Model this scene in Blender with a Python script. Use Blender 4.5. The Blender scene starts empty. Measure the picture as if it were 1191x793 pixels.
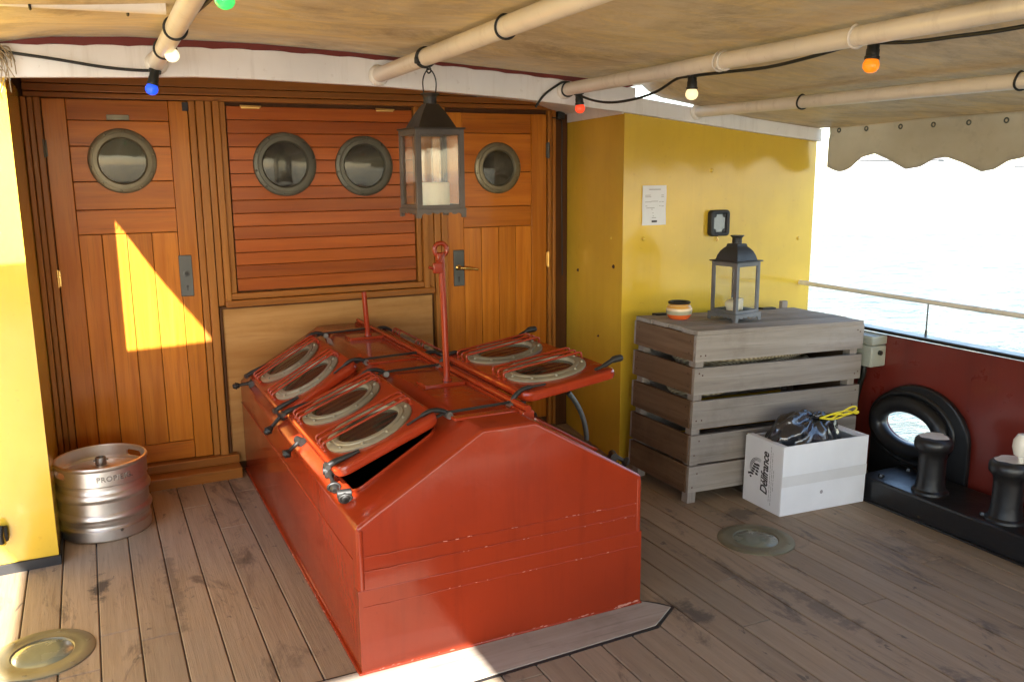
import bpy, bmesh, math, random
from mathutils import Vector, Matrix, noise as mnoise
random.seed(7)
R = math.radians
S = bpy.context.scene
C = S.collection

# ------------------------------------------------------------------ camera
yaw, pitch, roll = R(25.7977), R(10.9515), R(-0.46785)
f = Vector((math.sin(yaw)*math.cos(pitch), math.cos(yaw)*math.cos(pitch), -math.sin(pitch)))
r0 = Vector((math.cos(yaw), -math.sin(yaw), 0)); u0 = r0.cross(f)
rr = math.cos(roll)*r0 + math.sin(roll)*u0; uu = -math.sin(roll)*r0 + math.cos(roll)*u0
cd = bpy.data.cameras.new('camera'); cam = bpy.data.objects.new('camera', cd); C.objects.link(cam)
cam.matrix_world = Matrix(((rr.x, uu.x, -f.x, 0), (rr.y, uu.y, -f.y, -4.5033), (rr.z, uu.z, -f.z, 1.5), (0, 0, 0, 1)))
cd.sensor_width = 36; cd.lens = 1014.2/1191*36; cd.clip_start = .05; cd.clip_end = 4000
S.camera = cam

# ------------------------------------------------------------------ world, sun, exposure
SUN_AZ, SUN_EL = R(22.9), R(30.5)        # direction the light travels, measured from +Y to +X; height of the sun
w = bpy.data.worlds.new('World'); S.world = w; w.use_nodes = True
nt = w.node_tree; bg = nt.nodes['Background']
sky = nt.nodes.new('ShaderNodeTexSky'); sky.sky_type = 'NISHITA'; sky.sun_disc = False
sky.sun_elevation = SUN_EL; sky.sun_rotation = math.pi + SUN_AZ
sky.air_density = 1.0; sky.dust_density = 0.6; sky.ozone_density = 1.0
nt.links.new(sky.outputs[0], bg.inputs[0]); bg.inputs[1].default_value = 0.09
sl = bpy.data.lights.new('sun', 'SUN'); sl.energy = 4.5; sl.angle = R(.5); sl.color = (1, .96, .89)
so = bpy.data.objects.new('sun', sl); C.objects.link(so)
d = Vector((math.sin(SUN_AZ)*math.cos(SUN_EL), math.cos(SUN_AZ)*math.cos(SUN_EL), -math.sin(SUN_EL)))
so.rotation_euler = d.to_track_quat('-Z', 'Y').to_euler(); so.location = (-3, -9, 6)
vs = S.view_settings
vs.view_transform = 'Standard'; vs.look = 'None'; vs.gamma = 1; vs.use_curve_mapping = False; vs.exposure = 2.9
S.cycles.max_bounces = 10; S.cycles.diffuse_bounces = 6; S.cycles.transparent_max_bounces = 16
S.cycles.sample_clamp_indirect = 8

# ------------------------------------------------------------------ node helpers
class NT:
    def __init__(s, name):
        s.m = bpy.data.materials.new(name); s.m.use_nodes = True
        s.t = s.m.node_tree; s.b = s.t.nodes['Principled BSDF']; s.tc = None
    def n(s, typ, **k):
        x = s.t.nodes.new(typ)
        for a, v in k.items(): setattr(x, a, v)
        return x
    def put(s, sock, v):
        if v is None: return
        if hasattr(v, 'is_output') or isinstance(v, bpy.types.NodeSocket): s.t.links.new(v, sock)
        else: sock.default_value = v
    def co(s): 
        if not s.tc: s.tc = s.n('ShaderNodeTexCoord')
        return s.tc.outputs['Object']
    def math(s, op, a, b=None, c=None, clamp=False):
        x = s.n('ShaderNodeMath', operation=op, use_clamp=clamp)
        for i, v in enumerate((a, b, c)):
            if v is not None: s.put(x.inputs[i], v)
        return x.outputs[0]
    def mapping(s, scale=(1, 1, 1), rot=(0, 0, 0), loc=(0, 0, 0), vec=None):
        x = s.n('ShaderNodeMapping'); s.put(x.inputs[0], vec or s.co())
        x.inputs['Scale'].default_value = scale; x.inputs['Rotation'].default_value = rot
        s.put(x.inputs['Location'], loc)
        return x.outputs[0]
    def noise(s, scale, detail=4, rough=.55, vec=None, dist=0, typ='FBM'):
        x = s.n('ShaderNodeTexNoise'); s.put(x.inputs['Vector'], vec or s.co())
        x.inputs['Scale'].default_value = scale; x.inputs['Detail'].default_value = detail
        x.inputs['Roughness'].default_value = rough; x.inputs['Distortion'].default_value = dist
        return x.outputs[0]
    def ramp(s, fac, stops):
        x = s.n('ShaderNodeValToRGB'); s.put(x.inputs[0], fac); e = x.color_ramp.elements
        while len(e) < len(stops): e.new(.5)
        for i, (p, c) in enumerate(stops):
            e[i].position = p; e[i].color = (c[0], c[1], c[2], 1) if isinstance(c, (tuple, list)) else (c, c, c, 1)
        return x.outputs[0]
    def mix(s, fac, a, b, typ='MIX'):
        x = s.n('ShaderNodeMix', data_type='RGBA', blend_type=typ)
        s.put(x.inputs[0], fac)
        for i, v in ((6, a), (7, b)):
            if isinstance(v, (tuple, list)): v = (v[0], v[1], v[2], 1)
            s.put(x.inputs[i], v)
        return x.outputs[2]
    def bump(s, h, strength=.2, dist=.01, normal=None):
        x = s.n('ShaderNodeBump'); x.inputs['Strength'].default_value = strength; x.inputs['Distance'].default_value = dist
        s.put(x.inputs['Height'], h); s.put(x.inputs['Normal'], normal)
        return x.outputs[0]
    def island(s): return s.n('ShaderNodeNewGeometry').outputs['Random Per Island']
    def out(s, **k):
        for a, v in k.items():
            a = a.replace('_', ' ')
            if isinstance(v, (tuple, list)) and len(v) == 3: v = (*v, 1)
            s.put(s.b.inputs[a], v)
        return s.m

def plain(name, col, rough=.5, metal=0, var=.15, bump=.15, bscale=60, coat=0):
    t = NT(name)
    n1 = t.noise(4, 5); n2 = t.noise(bscale, 3)
    v = t.ramp(n1, [(.3, 1-var), (.7, 1+var)])
    t.out(Base_Color=t.mix(1, col, v, 'MULTIPLY'), Metallic=metal, Roughness=t.math('MULTIPLY_ADD', t.noise(14, 3), .25, rough-.12, clamp=True),
          Normal=t.bump(n2, bump, .002), Coat_Weight=coat, Coat_Roughness=.08)
    return t.m

def paint(name, col, rough=.28, lump=.25, dirt=(.10, .06, .03), dirt_amt=.35, coat=.3, chips=None, spec=.5):
    """Brushed gloss paint on steel: uneven film, dull patches, specks of dirt and a few chips."""
    t = NT(name)
    big = t.noise(1.7, 4); mid = t.noise(9, 6, .65); fine = t.noise(55, 4)
    c = t.mix(1, col, t.ramp(big, [(.3, .86), (.7, 1.10)]), 'MULTIPLY')
    streak = t.noise(1, 6, .7, t.mapping((14, 14, 1.2)))
    dm = t.math('MULTIPLY', t.ramp(streak, [(.52, 0), (.78, 1)]), dirt_amt)
    c = t.mix(dm, c, dirt)
    sp = t.ramp(t.noise(38, 2, .5), [(.70, 0), (.74, 1)])
    c = t.mix(t.math('MULTIPLY', sp, .14), c, dirt)
    if chips:
        ch = t.ramp(t.noise(21, 5, .7), [(.695, 0), (.71, 1)])
        c = t.mix(ch, c, chips)
    rg = t.math('MULTIPLY_ADD', mid, .30, rough-.14, clamp=True)
    h = t.math('ADD', t.math('MULTIPLY', t.noise(3.2, 3), 2.2), t.math('ADD', t.math('MULTIPLY', mid, .5), t.math('MULTIPLY', fine, .16)))
    t.out(Base_Color=c, Roughness=rg, Normal=t.bump(h, lump, .012), Coat_Weight=coat, Coat_Roughness=.10, Specular_IOR_Level=spec)
    return t.m

def wood(name, c1, c2, axis='Z', rough=.35, coat=.0, isl=.35, grain=1.0, dark=(.03, .015, .006), stain=.0, bump=.25):
    """Sawn timber: stretched grain, every board of a mesh with a tone of its own."""
    t = NT(name); rnd = t.island()
    off = t.n('ShaderNodeCombineXYZ')
    for i, k in enumerate((13.7, 29.1, 7.9)): t.put(off.inputs[i], t.math('MULTIPLY', rnd, k))
    g = 22*grain; s = {'X': (1.1, g, g), 'Y': (g, 1.1, g), 'Z': (g, g, 1.1)}[axis]
    v = t.mapping(s, loc=off.outputs[0]); s2 = tuple(k*4.5 if k > 2 else k*2.5 for k in s)
    n1 = t.noise(1, 5, .6, v, .6); n2 = t.noise(1, 4, .7, t.mapping(s2, loc=off.outputs[0]))
    c = t.mix(t.ramp(n1, [(.28, 0), (.72, 1)]), c1, c2)
    c = t.mix(t.math('MULTIPLY', t.ramp(n2, [(.55, 0), (.75, 1)]), .45), c, dark)
    tone = t.ramp(rnd, [(0, 1-isl), (.35, 1.0), (.7, 1+isl*.5), (1, 1-isl*.5)])
    c = t.mix(1, c, tone, 'MULTIPLY')
    if stain:
        c = t.mix(t.math('MULTIPLY', t.ramp(t.noise(2.6, 6, .7), [(.5, 0), (.72, 1)]), stain), c, dark)
    h = t.math('ADD', n1, t.math('MULTIPLY', n2, .6))
    t.out(Base_Color=c, Roughness=t.math('MULTIPLY_ADD', n2, .25, rough-.1, clamp=True), Normal=t.bump(h, bump, .003), Coat_Weight=coat*.32, Coat_Roughness=.13, Specular_IOR_Level=.14)
    return t.m

def glass(name, tint=(.9, .95, .95), dirt=.12, rough=.03, refl=1.0):
    """Thin pane: clear with a fresnel reflection and a film of grime."""
    t = NT(name)
    tr = t.n('ShaderNodeBsdfTransparent'); tr.inputs[0].default_value = (*tint, 1)
    gl = t.n('ShaderNodeBsdfGlossy'); gl.inputs['Roughness'].default_value = rough; t.put(gl.inputs['Normal'], t.bump(t.noise(6, 3), .05, .01))
    lw = t.n('ShaderNodeLayerWeight'); lw.inputs[0].default_value = .5; fr5 = t.math('MULTIPLY_ADD', t.math('POWER', lw.outputs['Facing'], 5), .9, .045, clamp=True)
    m1 = t.n('ShaderNodeMixShader'); t.put(m1.inputs[0], t.math('MULTIPLY', fr5, refl)); t.put(m1.inputs[1], tr.outputs[0]); t.put(m1.inputs[2], gl.outputs[0])
    df = t.n('ShaderNodeBsdfDiffuse'); df.inputs[0].default_value = (.45, .42, .36, 1)
    m2 = t.n('ShaderNodeMixShader'); t.put(m2.inputs[0], t.math('MULTIPLY', t.ramp(t.noise(9, 6, .7), [(.35, .2), (.75, 1)]), dirt)); t.put(m2.inputs[1], m1.outputs[0]); t.put(m2.inputs[2], df.outputs[0])
    o = [x for x in t.t.nodes if x.type == 'OUTPUT_MATERIAL'][0]; t.t.links.new(m2.outputs[0], o.inputs[0]); t.t.nodes.remove(t.b)
    return t.m

# ------------------------------------------------------------------ materials
M = {}
M['teak_v'] = wood('varnished teak upright', (.39, .112, .009), (.60, .215, .023), 'Z', .28, .5, .26, bump=.12)
M['teak_h'] = wood('varnished teak across', (.35, .092, .008), (.54, .175, .018), 'X', .28, .5, .26, bump=.12)
M['mahog'] = wood('red mahogany boards', (.27, .055, .007), (.39, .098, .012), 'X', .30, .45, .42, bump=.12)
M['frame_v'] = wood('brown frame timber upright', (.30, .110, .020), (.41, .165, .032), 'Z', .36, .3, .30, bump=.12)
M['frame_h'] = wood('brown frame timber across', (.25, .088, .016), (.34, .125, .024), 'X', .36, .3, .30, bump=.12)
M['darkwood'] = wood('dark stained timber', (.075, .030, .011), (.115, .046, .015), 'Z', .5, .1, .2)
M['ply'] = wood('bare plywood', (.30, .130, .032), (.47, .255, .09), 'X', .55, .1, .05, .45, (.20, .085, .028), .45, .1)
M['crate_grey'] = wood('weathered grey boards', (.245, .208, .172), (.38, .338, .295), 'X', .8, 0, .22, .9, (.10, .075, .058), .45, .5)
M['crate_side'] = wood('brown crate boards', (.115, .068, .038), (.19, .12, .072), 'Y', .8, 0, .25, .9, (.045, .026, .015), .5, .5)  # sides darker: brown stain plus some shading put into the colour
M['crate_post'] = wood('grey crate posts', (.24, .205, .175), (.34, .30, .265), 'Z', .8, 0, .15, .8, (.12, .09, .07), .3, .5)
M['yellow'] = paint('yellow gloss paint', (.70, .455, .040), .20, .10, (.30, .14, .02), .12, .5)
M['red'] = paint('red gloss paint', (.285, .029, .0075), .17, .20, (.10, .010, .005), .30, .25, spec=.35)
M['red_dark'] = paint('dark red bulwark paint', (.165, .022, .014), .30, .16, (.06, .012, .01), .4, .3)
M['oxide'] = paint('oxide red edge', (.17, .022, .014), .5, .2, (.06, .02, .01), .4, 0)
M['white'] = paint('old white paint', (.84, .82, .77), .42, .14, (.34, .27, .18), .35, .15)
M['cream'] = paint('cream tube paint', (.83, .78, .67), .32, .10, (.30, .22, .13), .30, .25)
M['black'] = paint('black gloss paint', (.011, .011, .012), .36, .45, (.035, .027, .02), .5, .12, chips=(.09, .06, .03))
M['blackdull'] = plain('dull black', (.014, .013, .013), .55, 0, .3)
M['hard'] = plain('worn black iron', (.012, .011, .010), .5, 0, .4, .4, 90)
M['bolt'] = plain('worn steel bolt', (.30, .28, .25), .42, .8, .3)
M['bronze'] = plain('green tarnished bronze', (.215, .195, .125), .48, .55, .35, .3, 45)
M['bronze_dk'] = plain('dark tarnished bronze', (.115, .112, .082), .50, .5, .35, .3, 45)
M['bronze_lt'] = plain('worn tan bronze', (.235, .205, .14), .55, .35, .35, .3, 45)
M['rust'] = plain('rusty iron', (.085, .035, .015), .75, 0, .4, .4, 90)
M['chip'] = plain('pale worn paint edge', (.52, .22, .15), .6, 0, .3)
M['brass'] = plain('polished brass', (.62, .40, .13), .28, 1, .15)
M['pewter'] = plain('dark metal plate', (.085, .088, .085), .45, .6, .3)
M['rubber'] = plain('black cable rubber', (.010, .012, .010), .5, 0, .2, .2)
M['dark'] = plain('painted shade of unlit interiors', (.018, .014, .011), .8, 0, .2)  # near black puts the shade of unlit interiors into the colour
M['zinc'] = plain('dull lantern metal', (.185, .185, .19), .52, .55, .35, .35, 70)
M['zinc_roof'] = plain('dark lantern roof metal', (.060, .062, .066), .45, .5, .35, .35, 70)
M['brown_lan'] = plain('brown grey lantern metal', (.115, .100, .088), .52, .5, .35, .35, 70)
M['brown_roof'] = plain('rust brown lantern roof', (.045, .036, .028), .5, .45, .35, .35, 70)
M['wax'] = plain('cream candle wax', (.74, .66, .48), .55, 0, .06, .1); M['wax'].node_tree.nodes['Principled BSDF'].inputs['Subsurface Weight'].default_value = .25
M['wax'].node_tree.nodes['Principled BSDF'].inputs['Subsurface Radius'].default_value = (.02, .012, .006)
M['glass'] = glass('clear pane', (.985, .99, .985), .035)
M['portglass'] = glass('porthole glass', (.42, .42, .36), .11, .05, .9)
M['lidglass'] = glass('portlight glass', (.45, .47, .38), .05, .05, 1.4)
M['lens'] = plain('frosted deck light lens', (.15, .17, .125), .25, 0, .25, .1, 30, .5)
M['card'] = plain('white cardboard', (.80, .80, .80), .65, 0, .06, .35, 7)
M['ink'] = plain('black print', (.030, .026, .028), .6, 0, .1)
M['greyink'] = plain('faint grey print', (.33, .31, .31), .6, 0, .2)
M['tape'] = plain('clear packing tape', (.70, .69, .67), .5, 0, .06, .1)
M['paper'] = plain('paper in a sleeve', (.74, .74, .76), .35, 0, .05, .15, 25, .3)
M['cord_y'] = plain('yellow plastic cord', (.80, .66, .02), .4, 0, .1)
M['plastic_g'] = plain('grey green plastic', (.36, .38, .32), .4, 0, .15)
M['orange'] = plain('orange glaze', (.72, .13, .025), .2, 0, .1, .05, 30, .5)
M['cream_gl'] = plain('cream glaze', (.70, .52, .30), .2, 0, .1, .05, 30, .5)
M['sage'] = plain('grey green glaze', (.40, .38, .26), .25, 0, .1, .05, 30, .5)
M['yel_gl'] = plain('orange yellow glaze', (.72, .36, .07), .2, 0, .1, .05, 30, .5)
M['rope'] = plain('tan rope', (.34, .26, .15), .8, 0, .3, .6, 120)
M['house_far'] = plain('pale far masonry', (.30, .30, .30), .8)
M['quay'] = plain('pale far stone', (.17, .17, .175), .85)

def steel():
    t = NT('brushed keg steel')
    n = t.noise(1, 5, .7, t.mapping((3, 3, 90))); g = t.noise(5, 6, .65)
    c = t.mix(t.ramp(g, [(.35, 0), (.7, 1)]), (.78, .75, .71), (.58, .55, .51))
    t.out(Base_Color=c, Metallic=1, Roughness=t.math('MULTIPLY_ADD', n, .22, .30), Normal=t.bump(t.math('ADD', n, t.math('MULTIPLY', g, 1.5)), .10, .004))
    return t.m
M['steel'] = steel()

def bag_mat():
    t = NT('black bag film')
    t.out(Base_Color=(.012, .014, .020), Roughness=.16, Specular_IOR_Level=.9, Normal=t.bump(t.noise(1, 3, .5, t.mapping((30, 30, 12)), 1.5), .30, .010), Coat_Weight=.7, Coat_Roughness=.08)
    return t.m
M['bag'] = bag_mat()

def canvas():
    t = NT('stained awning canvas')
    w1 = t.noise(1, 8, .70, t.mapping((1.1, 1.7, 1)), 1.6); w2 = t.noise(1, 7, .74, t.mapping((3.2, 8, 3), rot=(0, 0, R(12))), .8); w3 = t.noise(150, 2)
    c = t.mix(t.ramp(w1, [(.36, 0), (.62, 1)]), (.42, .325, .20), (.58, .475, .32))
    w4 = t.noise(1, 8, .8, t.mapping((2.6, 5.0, 2), rot=(0, 0, R(-14))), 1.8)
    c = t.mix(t.math('MULTIPLY', t.ramp(w4, [(.47, 0), (.60, 1)]), .80), c, (.62, .46, .21))
    c = t.mix(t.math('MULTIPLY', t.ramp(w2, [(.46, 0), (.68, 1)]), .45), c, (.29, .21, .12))
    c = t.mix(t.math('MULTIPLY', t.ramp(t.noise(2.1, 9, .82), [(.50, 0), (.70, 1)]), .35), c, (.56, .53, .46))
    c = t.mix(t.math('MULTIPLY', t.ramp(t.noise(1.3, 8, .8, dist=1), [(.50, 0), (.64, 1)]), .62), c, (.20, .145, .085))
    h = t.math('ADD', t.math('ADD', w2, t.math('MULTIPLY', t.noise(7, 4), 1.6)), t.math('MULTIPLY', w3, .25))
    nb = t.bump(h, .22, .010)
    df = t.n('ShaderNodeBsdfPrincipled'); t.put(df.inputs['Base Color'], c); df.inputs['Roughness'].default_value = .55; t.put(df.inputs['Normal'], nb)
    tl = t.n('ShaderNodeBsdfTranslucent'); t.put(tl.inputs[0], t.mix(1, c, (.95, .80, .52), 'MULTIPLY'))
    mx = t.n('ShaderNodeMixShader'); mx.inputs[0].default_value = .025
    t.put(mx.inputs[1], df.outputs[0]); t.put(mx.inputs[2], tl.outputs[0])
    o = [x for x in t.t.nodes if x.type == 'OUTPUT_MATERIAL'][0]; t.t.links.new(mx.outputs[0], o.inputs[0]); t.t.nodes.remove(t.b)
    return t.m
M['canvas'] = canvas()

def valance():
    t = NT('grey beige valance cloth')
    c = t.mix(t.ramp(t.noise(1.6, 5, .6), [(.35, 0), (.65, 1)]), (.52, .39, .23), (.64, .50, .32))
    c = t.mix(t.math('MULTIPLY', t.ramp(t.noise(5, 6, .7), [(.55, 0), (.75, 1)]), .35), c, (.17, .13, .085))
    t.out(Base_Color=c, Roughness=.75, Normal=t.bump(t.noise(160, 2), .2, .002))
    tl = t.n('ShaderNodeBsdfTranslucent'); t.put(tl.inputs[0], c); mx = t.n('ShaderNodeMixShader'); mx.inputs[0].default_value = .30
    o = [x for x in t.t.nodes if x.type == 'OUTPUT_MATERIAL'][0]; t.put(mx.inputs[1], t.b.outputs[0]); t.put(mx.inputs[2], tl.outputs[0]); t.t.links.new(mx.outputs[0], o.inputs[0]); return t.m
M['valance'] = valance()

def deckmat():
    t = NT('worn deck planks'); rnd = t.island()
    off = t.n('ShaderNodeCombineXYZ')
    for i, k in enumerate((13.7, 29.1, 7.9)): t.put(off.inputs[i], t.math('MULTIPLY', rnd, k))
    n1 = t.noise(1, 6, .65, t.mapping((26, 1.6, 20), loc=off.outputs[0]), .7)
    n2 = t.noise(1, 5, .7, t.mapping((130, 5, 90), loc=off.outputs[0]))
    c = t.mix(t.ramp(n1, [(.28, 0), (.72, 1)]), (.240, .168, .100), (.365, .268, .175))
    c = t.mix(t.math('MULTIPLY', t.ramp(n2, [(.54, 0), (.76, 1)]), .5), c, (.10, .068, .045))
    c = t.mix(1, c, t.ramp(rnd, [(0, .78), (.3, 1.0), (.6, 1.12), (1, .88)]), 'MULTIPLY')
    grey = t.ramp(t.noise(1.1, 4, .6), [(.42, 0), (.68, 1)])
    c = t.mix(t.math('MULTIPLY', grey, .45), c, (.27, .222, .168))
    st = t.noise(1, 7, .72, t.mapping((5.5, 2.0, 5)), .8)                       # oil and tar stains
    c = t.mix(t.math('MULTIPLY', t.ramp(st, [(.55, 0), (.65, 1)]), .75), c, (.070, .050, .038))
    s2 = t.noise(1, 4, .6, t.mapping((20, 8, 9)), .4)
    c = t.mix(t.math('MULTIPLY', t.ramp(s2, [(.665, 0), (.71, 1)]), .65), c, (.035, .030, .028))
    s3 = t.noise(8, 3, .5)
    c = t.mix(t.math('MULTIPLY', t.ramp(s3, [(.73, 0), (.75, 1)]), .5), c, (.42, .36, .29))
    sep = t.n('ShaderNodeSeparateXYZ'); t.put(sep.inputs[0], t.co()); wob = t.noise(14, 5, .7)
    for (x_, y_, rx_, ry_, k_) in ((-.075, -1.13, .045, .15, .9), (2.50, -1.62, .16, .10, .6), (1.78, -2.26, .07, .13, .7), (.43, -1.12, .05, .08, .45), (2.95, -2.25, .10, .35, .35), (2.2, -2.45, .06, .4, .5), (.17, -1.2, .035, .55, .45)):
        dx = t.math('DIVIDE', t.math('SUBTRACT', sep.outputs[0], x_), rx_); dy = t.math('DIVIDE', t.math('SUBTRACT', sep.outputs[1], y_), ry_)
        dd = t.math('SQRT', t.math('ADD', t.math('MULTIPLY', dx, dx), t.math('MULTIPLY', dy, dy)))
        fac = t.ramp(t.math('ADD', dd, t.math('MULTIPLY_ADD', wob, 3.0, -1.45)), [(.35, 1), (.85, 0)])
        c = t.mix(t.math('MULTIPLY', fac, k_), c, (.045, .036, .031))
    h = t.math('ADD', n1, t.math('MULTIPLY', n2, .7))
    t.out(Base_Color=c, Roughness=t.math('MULTIPLY_ADD', st, -.35, .78, clamp=True), Normal=t.bump(h, .45, .004))
    return t.m
M['deck'] = deckmat()

def water():
    t = NT('harbour water')
    a = t.noise(.9, 6, .62, t.mapping((1, 1.6, 1), rot=(0, 0, R(-35))), .5); b = t.noise(.16, 3, .5)
    h = t.math('ADD', a, t.math('MULTIPLY', b, 1.4))
    t.out(Base_Color=(.035, .060, .058), Roughness=.07, IOR=1.33, Specular_IOR_Level=.8, Normal=t.bump(h, 1.0, .45))
    return t.m
M['water'] = water()

def bulbmat(name, col, em):
    t = NT(name); t.out(Base_Color=col, Roughness=.25, Emission_Color=col, Emission_Strength=em); return t.m

# ------------------------------------------------------------------ mesh helpers
class MB:
    def __init__(s): s.bm = bmesh.new()
    def add(s, bm2, Mx=None, mat=None, ang=20):
        if Mx is not None:
            bmesh.ops.transform(bm2, matrix=Mx, verts=bm2.verts)
            if Mx.determinant() < 0: bmesh.ops.reverse_faces(bm2, faces=bm2.faces[:])
        if mat is not None:
            for fc in bm2.faces: fc.material_index = mat
        for e in bm2.edges:
            e.smooth = not (len(e.link_faces) == 2 and e.calc_face_angle(0) > R(ang))
        for fc in bm2.faces: fc.smooth = True
        me = bpy.data.meshes.new('tmp'); bm2.to_mesh(me); bm2.free(); s.bm.from_mesh(me); bpy.data.meshes.remove(me)
        return s
    def box(s, x0, x1, y0, y1, z0, z1, bev=.003, mat=0, Mx=None, seg=2):
        b = bmesh.new(); bmesh.ops.create_cube(b, size=1)
        for v in b.verts: v.co = Vector((x0+(v.co.x+.5)*(x1-x0), y0+(v.co.y+.5)*(y1-y0), z0+(v.co.z+.5)*(z1-z0)))
        if bev:
            bev = min(bev, .45*min(abs(x1-x0), abs(y1-y0), abs(z1-z0)))
            bmesh.ops.bevel(b, geom=list(b.edges), offset=bev, segments=seg, affect='EDGES', profile=.5)
        return s.add(b, Mx, mat)
    def tube(s, pts, r, seg=10, mat=0, closed=False, Mx=None):
        pts = [Vector(p) for p in pts]; n = len(pts); b = bmesh.new(); rings = []
        rad = r if isinstance(r, (list, tuple)) else [r]*n
        up = None
        for i, p in enumerate(pts):
            a = pts[(i-1) % n] if (closed or i) else p; c = pts[(i+1) % n] if (closed or i < n-1) else p
            t = (c-a).normalized()
            if up is None: up = t.orthogonal().normalized()
            up = (up - t*up.dot(t)); up = up.normalized() if up.length > 1e-6 else t.orthogonal().normalized()
            v = t.cross(up)
            rings.append([b.verts.new(p+rad[i]*(math.cos(k*2*math.pi/seg)*up+math.sin(k*2*math.pi/seg)*v)) for k in range(seg)])
        for i in range(n if closed else n-1):
            A, B = rings[i], rings[(i+1) % n]
            for k in range(seg): b.faces.new((A[k], A[(k+1) % seg], B[(k+1) % seg], B[k]))
        if not closed:
            b.faces.new(rings[0][::-1]); b.faces.new(rings[-1])
        bmesh.ops.recalc_face_normals(b, faces=b.faces)
        return s.add(b, Mx, mat, 65)
    def lathe(s, prof, seg=32, mat=0, Mx=None, phase=0, sx=1, sy=1, mats=None, closed=False):
        b = bmesh.new(); rings = []
        for (r, z) in prof:
            if r < 1e-6: rings.append([b.verts.new((0, 0, z))])
            else: rings.append([b.verts.new((sx*r*math.cos(phase+k*2*math.pi/seg), sy*r*math.sin(phase+k*2*math.pi/seg), z)) for k in range(seg)])
        prs = list(zip(rings[:-1], rings[1:])) + ([(rings[-1], rings[0])] if closed else [])
        for i, (A, B) in enumerate(prs):
            for k in range(seg):
                q = [A[k % len(A)], A[(k+1) % len(A)], B[(k+1) % len(B)], B[k % len(B)]]
                u = []
                for v in q:
                    if v not in u: u.append(v)
                if len(u) > 2:
                    fc = b.faces.new(u); fc.material_index = mats[i] if mats else mat
        if not closed:
            for rg in (rings[0], rings[-1]):
                if len(rg) > 2: 
                    fc = b.faces.new(rg); fc.material_index = (mats[0] if rg is rings[0] else mats[-1]) if mats else mat
        bmesh.ops.recalc_face_normals(b, faces=b.faces)
        return s.add(b, Mx, None, 46 if seg > 4 else 40)
    def flat(s, outer, holes=(), t=.01, bev=0, mat=0, Mx=None):
        """outline in XY with holes, thickness t centred on z=0"""
        cu = bpy.data.curves.new('tmpc', 'CURVE'); cu.dimensions = '2D'; cu.fill_mode = 'BOTH'; cu.extrude = t/2-bev; cu.bevel_depth = bev; cu.bevel_resolution = 1; cu.offset = -bev
        for pl in (outer, *holes):
            sp = cu.splines.new('POLY'); sp.points.add(len(pl)-1); sp.use_cyclic_u = True
            for p, q in zip(sp.points, pl): p.co = (q[0], q[1], 0, 1)
        return s._curve(cu, Mx, mat)
    def text(s, txt, size, t=.0006, shear=0, off=0, Mx=None, mat=0, spacing=1, align='CENTER'):
        cu = bpy.data.curves.new('tmpf', 'FONT'); cu.body = txt; cu.size = size; cu.extrude = t/2; cu.shear = shear; cu.offset = off
        cu.space_character = spacing; cu.align_x = align; cu.align_y = 'CENTER'; cu.resolution_u = 4
        return s._curve(cu, Mx, mat)
    def _curve(s, cu, Mx, mat):
        o = bpy.data.objects.new('tmpo', cu); C.objects.link(o); bpy.context.view_layer.update()
        me = bpy.data.meshes.new_from_object(o.evaluated_get(bpy.context.evaluated_depsgraph_get()))
        b = bmesh.new(); b.from_mesh(me); bmesh.ops.remove_doubles(b, verts=b.verts, dist=1e-6)
        bpy.data.objects.remove(o); bpy.data.meshes.remove(me); bpy.data.curves.remove(cu)
        return s.add(b, Mx, mat)
    def build(s, name, mats, parent=None, loc=(0, 0, 0), ang=35, shift=None, warp=None, rot=None):
        if shift is not None: bmesh.ops.translate(s.bm, verts=s.bm.verts, vec=-Vector(shift))
        if warp:
            for v in s.bm.verts: v.co = warp(v.co)
        me = bpy.data.meshes.new(name); s.bm.to_mesh(me); s.bm.free()
        for m in (mats if isinstance(mats, (list, tuple)) else [mats]): me.materials.append(M[m] if isinstance(m, str) else m)
        o = bpy.data.objects.new(name, me); C.objects.link(o); o.location = loc if shift is None else (shift if parent is None else loc)
        if rot is not None: o.rotation_euler = rot
        if parent: o.parent = parent
        return o
def tag(o, label=None, cat=None, group=None, kind=None):
    for k, v in (('label', label), ('category', cat), ('group', group), ('kind', kind)):
        if v: o[k] = v
    return o
def thing(name, label, cat, loc=(0, 0, 0), rot=(0, 0, 0), group=None):
    o = bpy.data.objects.new(name, None); o.empty_display_size = .1; C.objects.link(o); o.location = loc; o.rotation_euler = rot
    return tag(o, label, cat, group)
def copy_tree(o, parent=None):
    c = o.copy(); C.objects.link(c)
    if parent: c.parent = parent
    for ch in list(o.children): copy_tree(ch, c)
    return c
def T(x, y, z): return Matrix.Translation((x, y, z))
RX = lambda a: Matrix.Rotation(R(a), 4, 'X'); RY = lambda a: Matrix.Rotation(R(a), 4, 'Y'); RZ = lambda a: Matrix.Rotation(R(a), 4, 'Z')
FRONT = RX(90)                 # flat shape in XY -> stands in XZ, its +Z side facing -Y
def circ(cx, cy, r, n=40, ry=None): return [(cx+r*math.cos(k*2*math.pi/n), cy+(ry or r)*math.sin(k*2*math.pi/n)) for k in range(n)]
def rrect(x0, x1, y0, y1, r, n=6):
    p = []
    for (cx, cy, a) in ((x1-r, y1-r, 0), (x0+r, y1-r, 90), (x0+r, y0+r, 180), (x1-r, y0+r, 270)):
        for k in range(n+1):
            an = R(a+90*k/n); p.append((cx+r*math.cos(an), cy+r*math.sin(an)))
    return p
def interp(x, tab):
    if x <= tab[0][0]: return tab[0][1]
    for (a, b), (c, e) in zip(tab, tab[1:]):
        if x <= c: return b+(e-b)*(x-a)/(c-a)
    return tab[-1][1]
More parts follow.
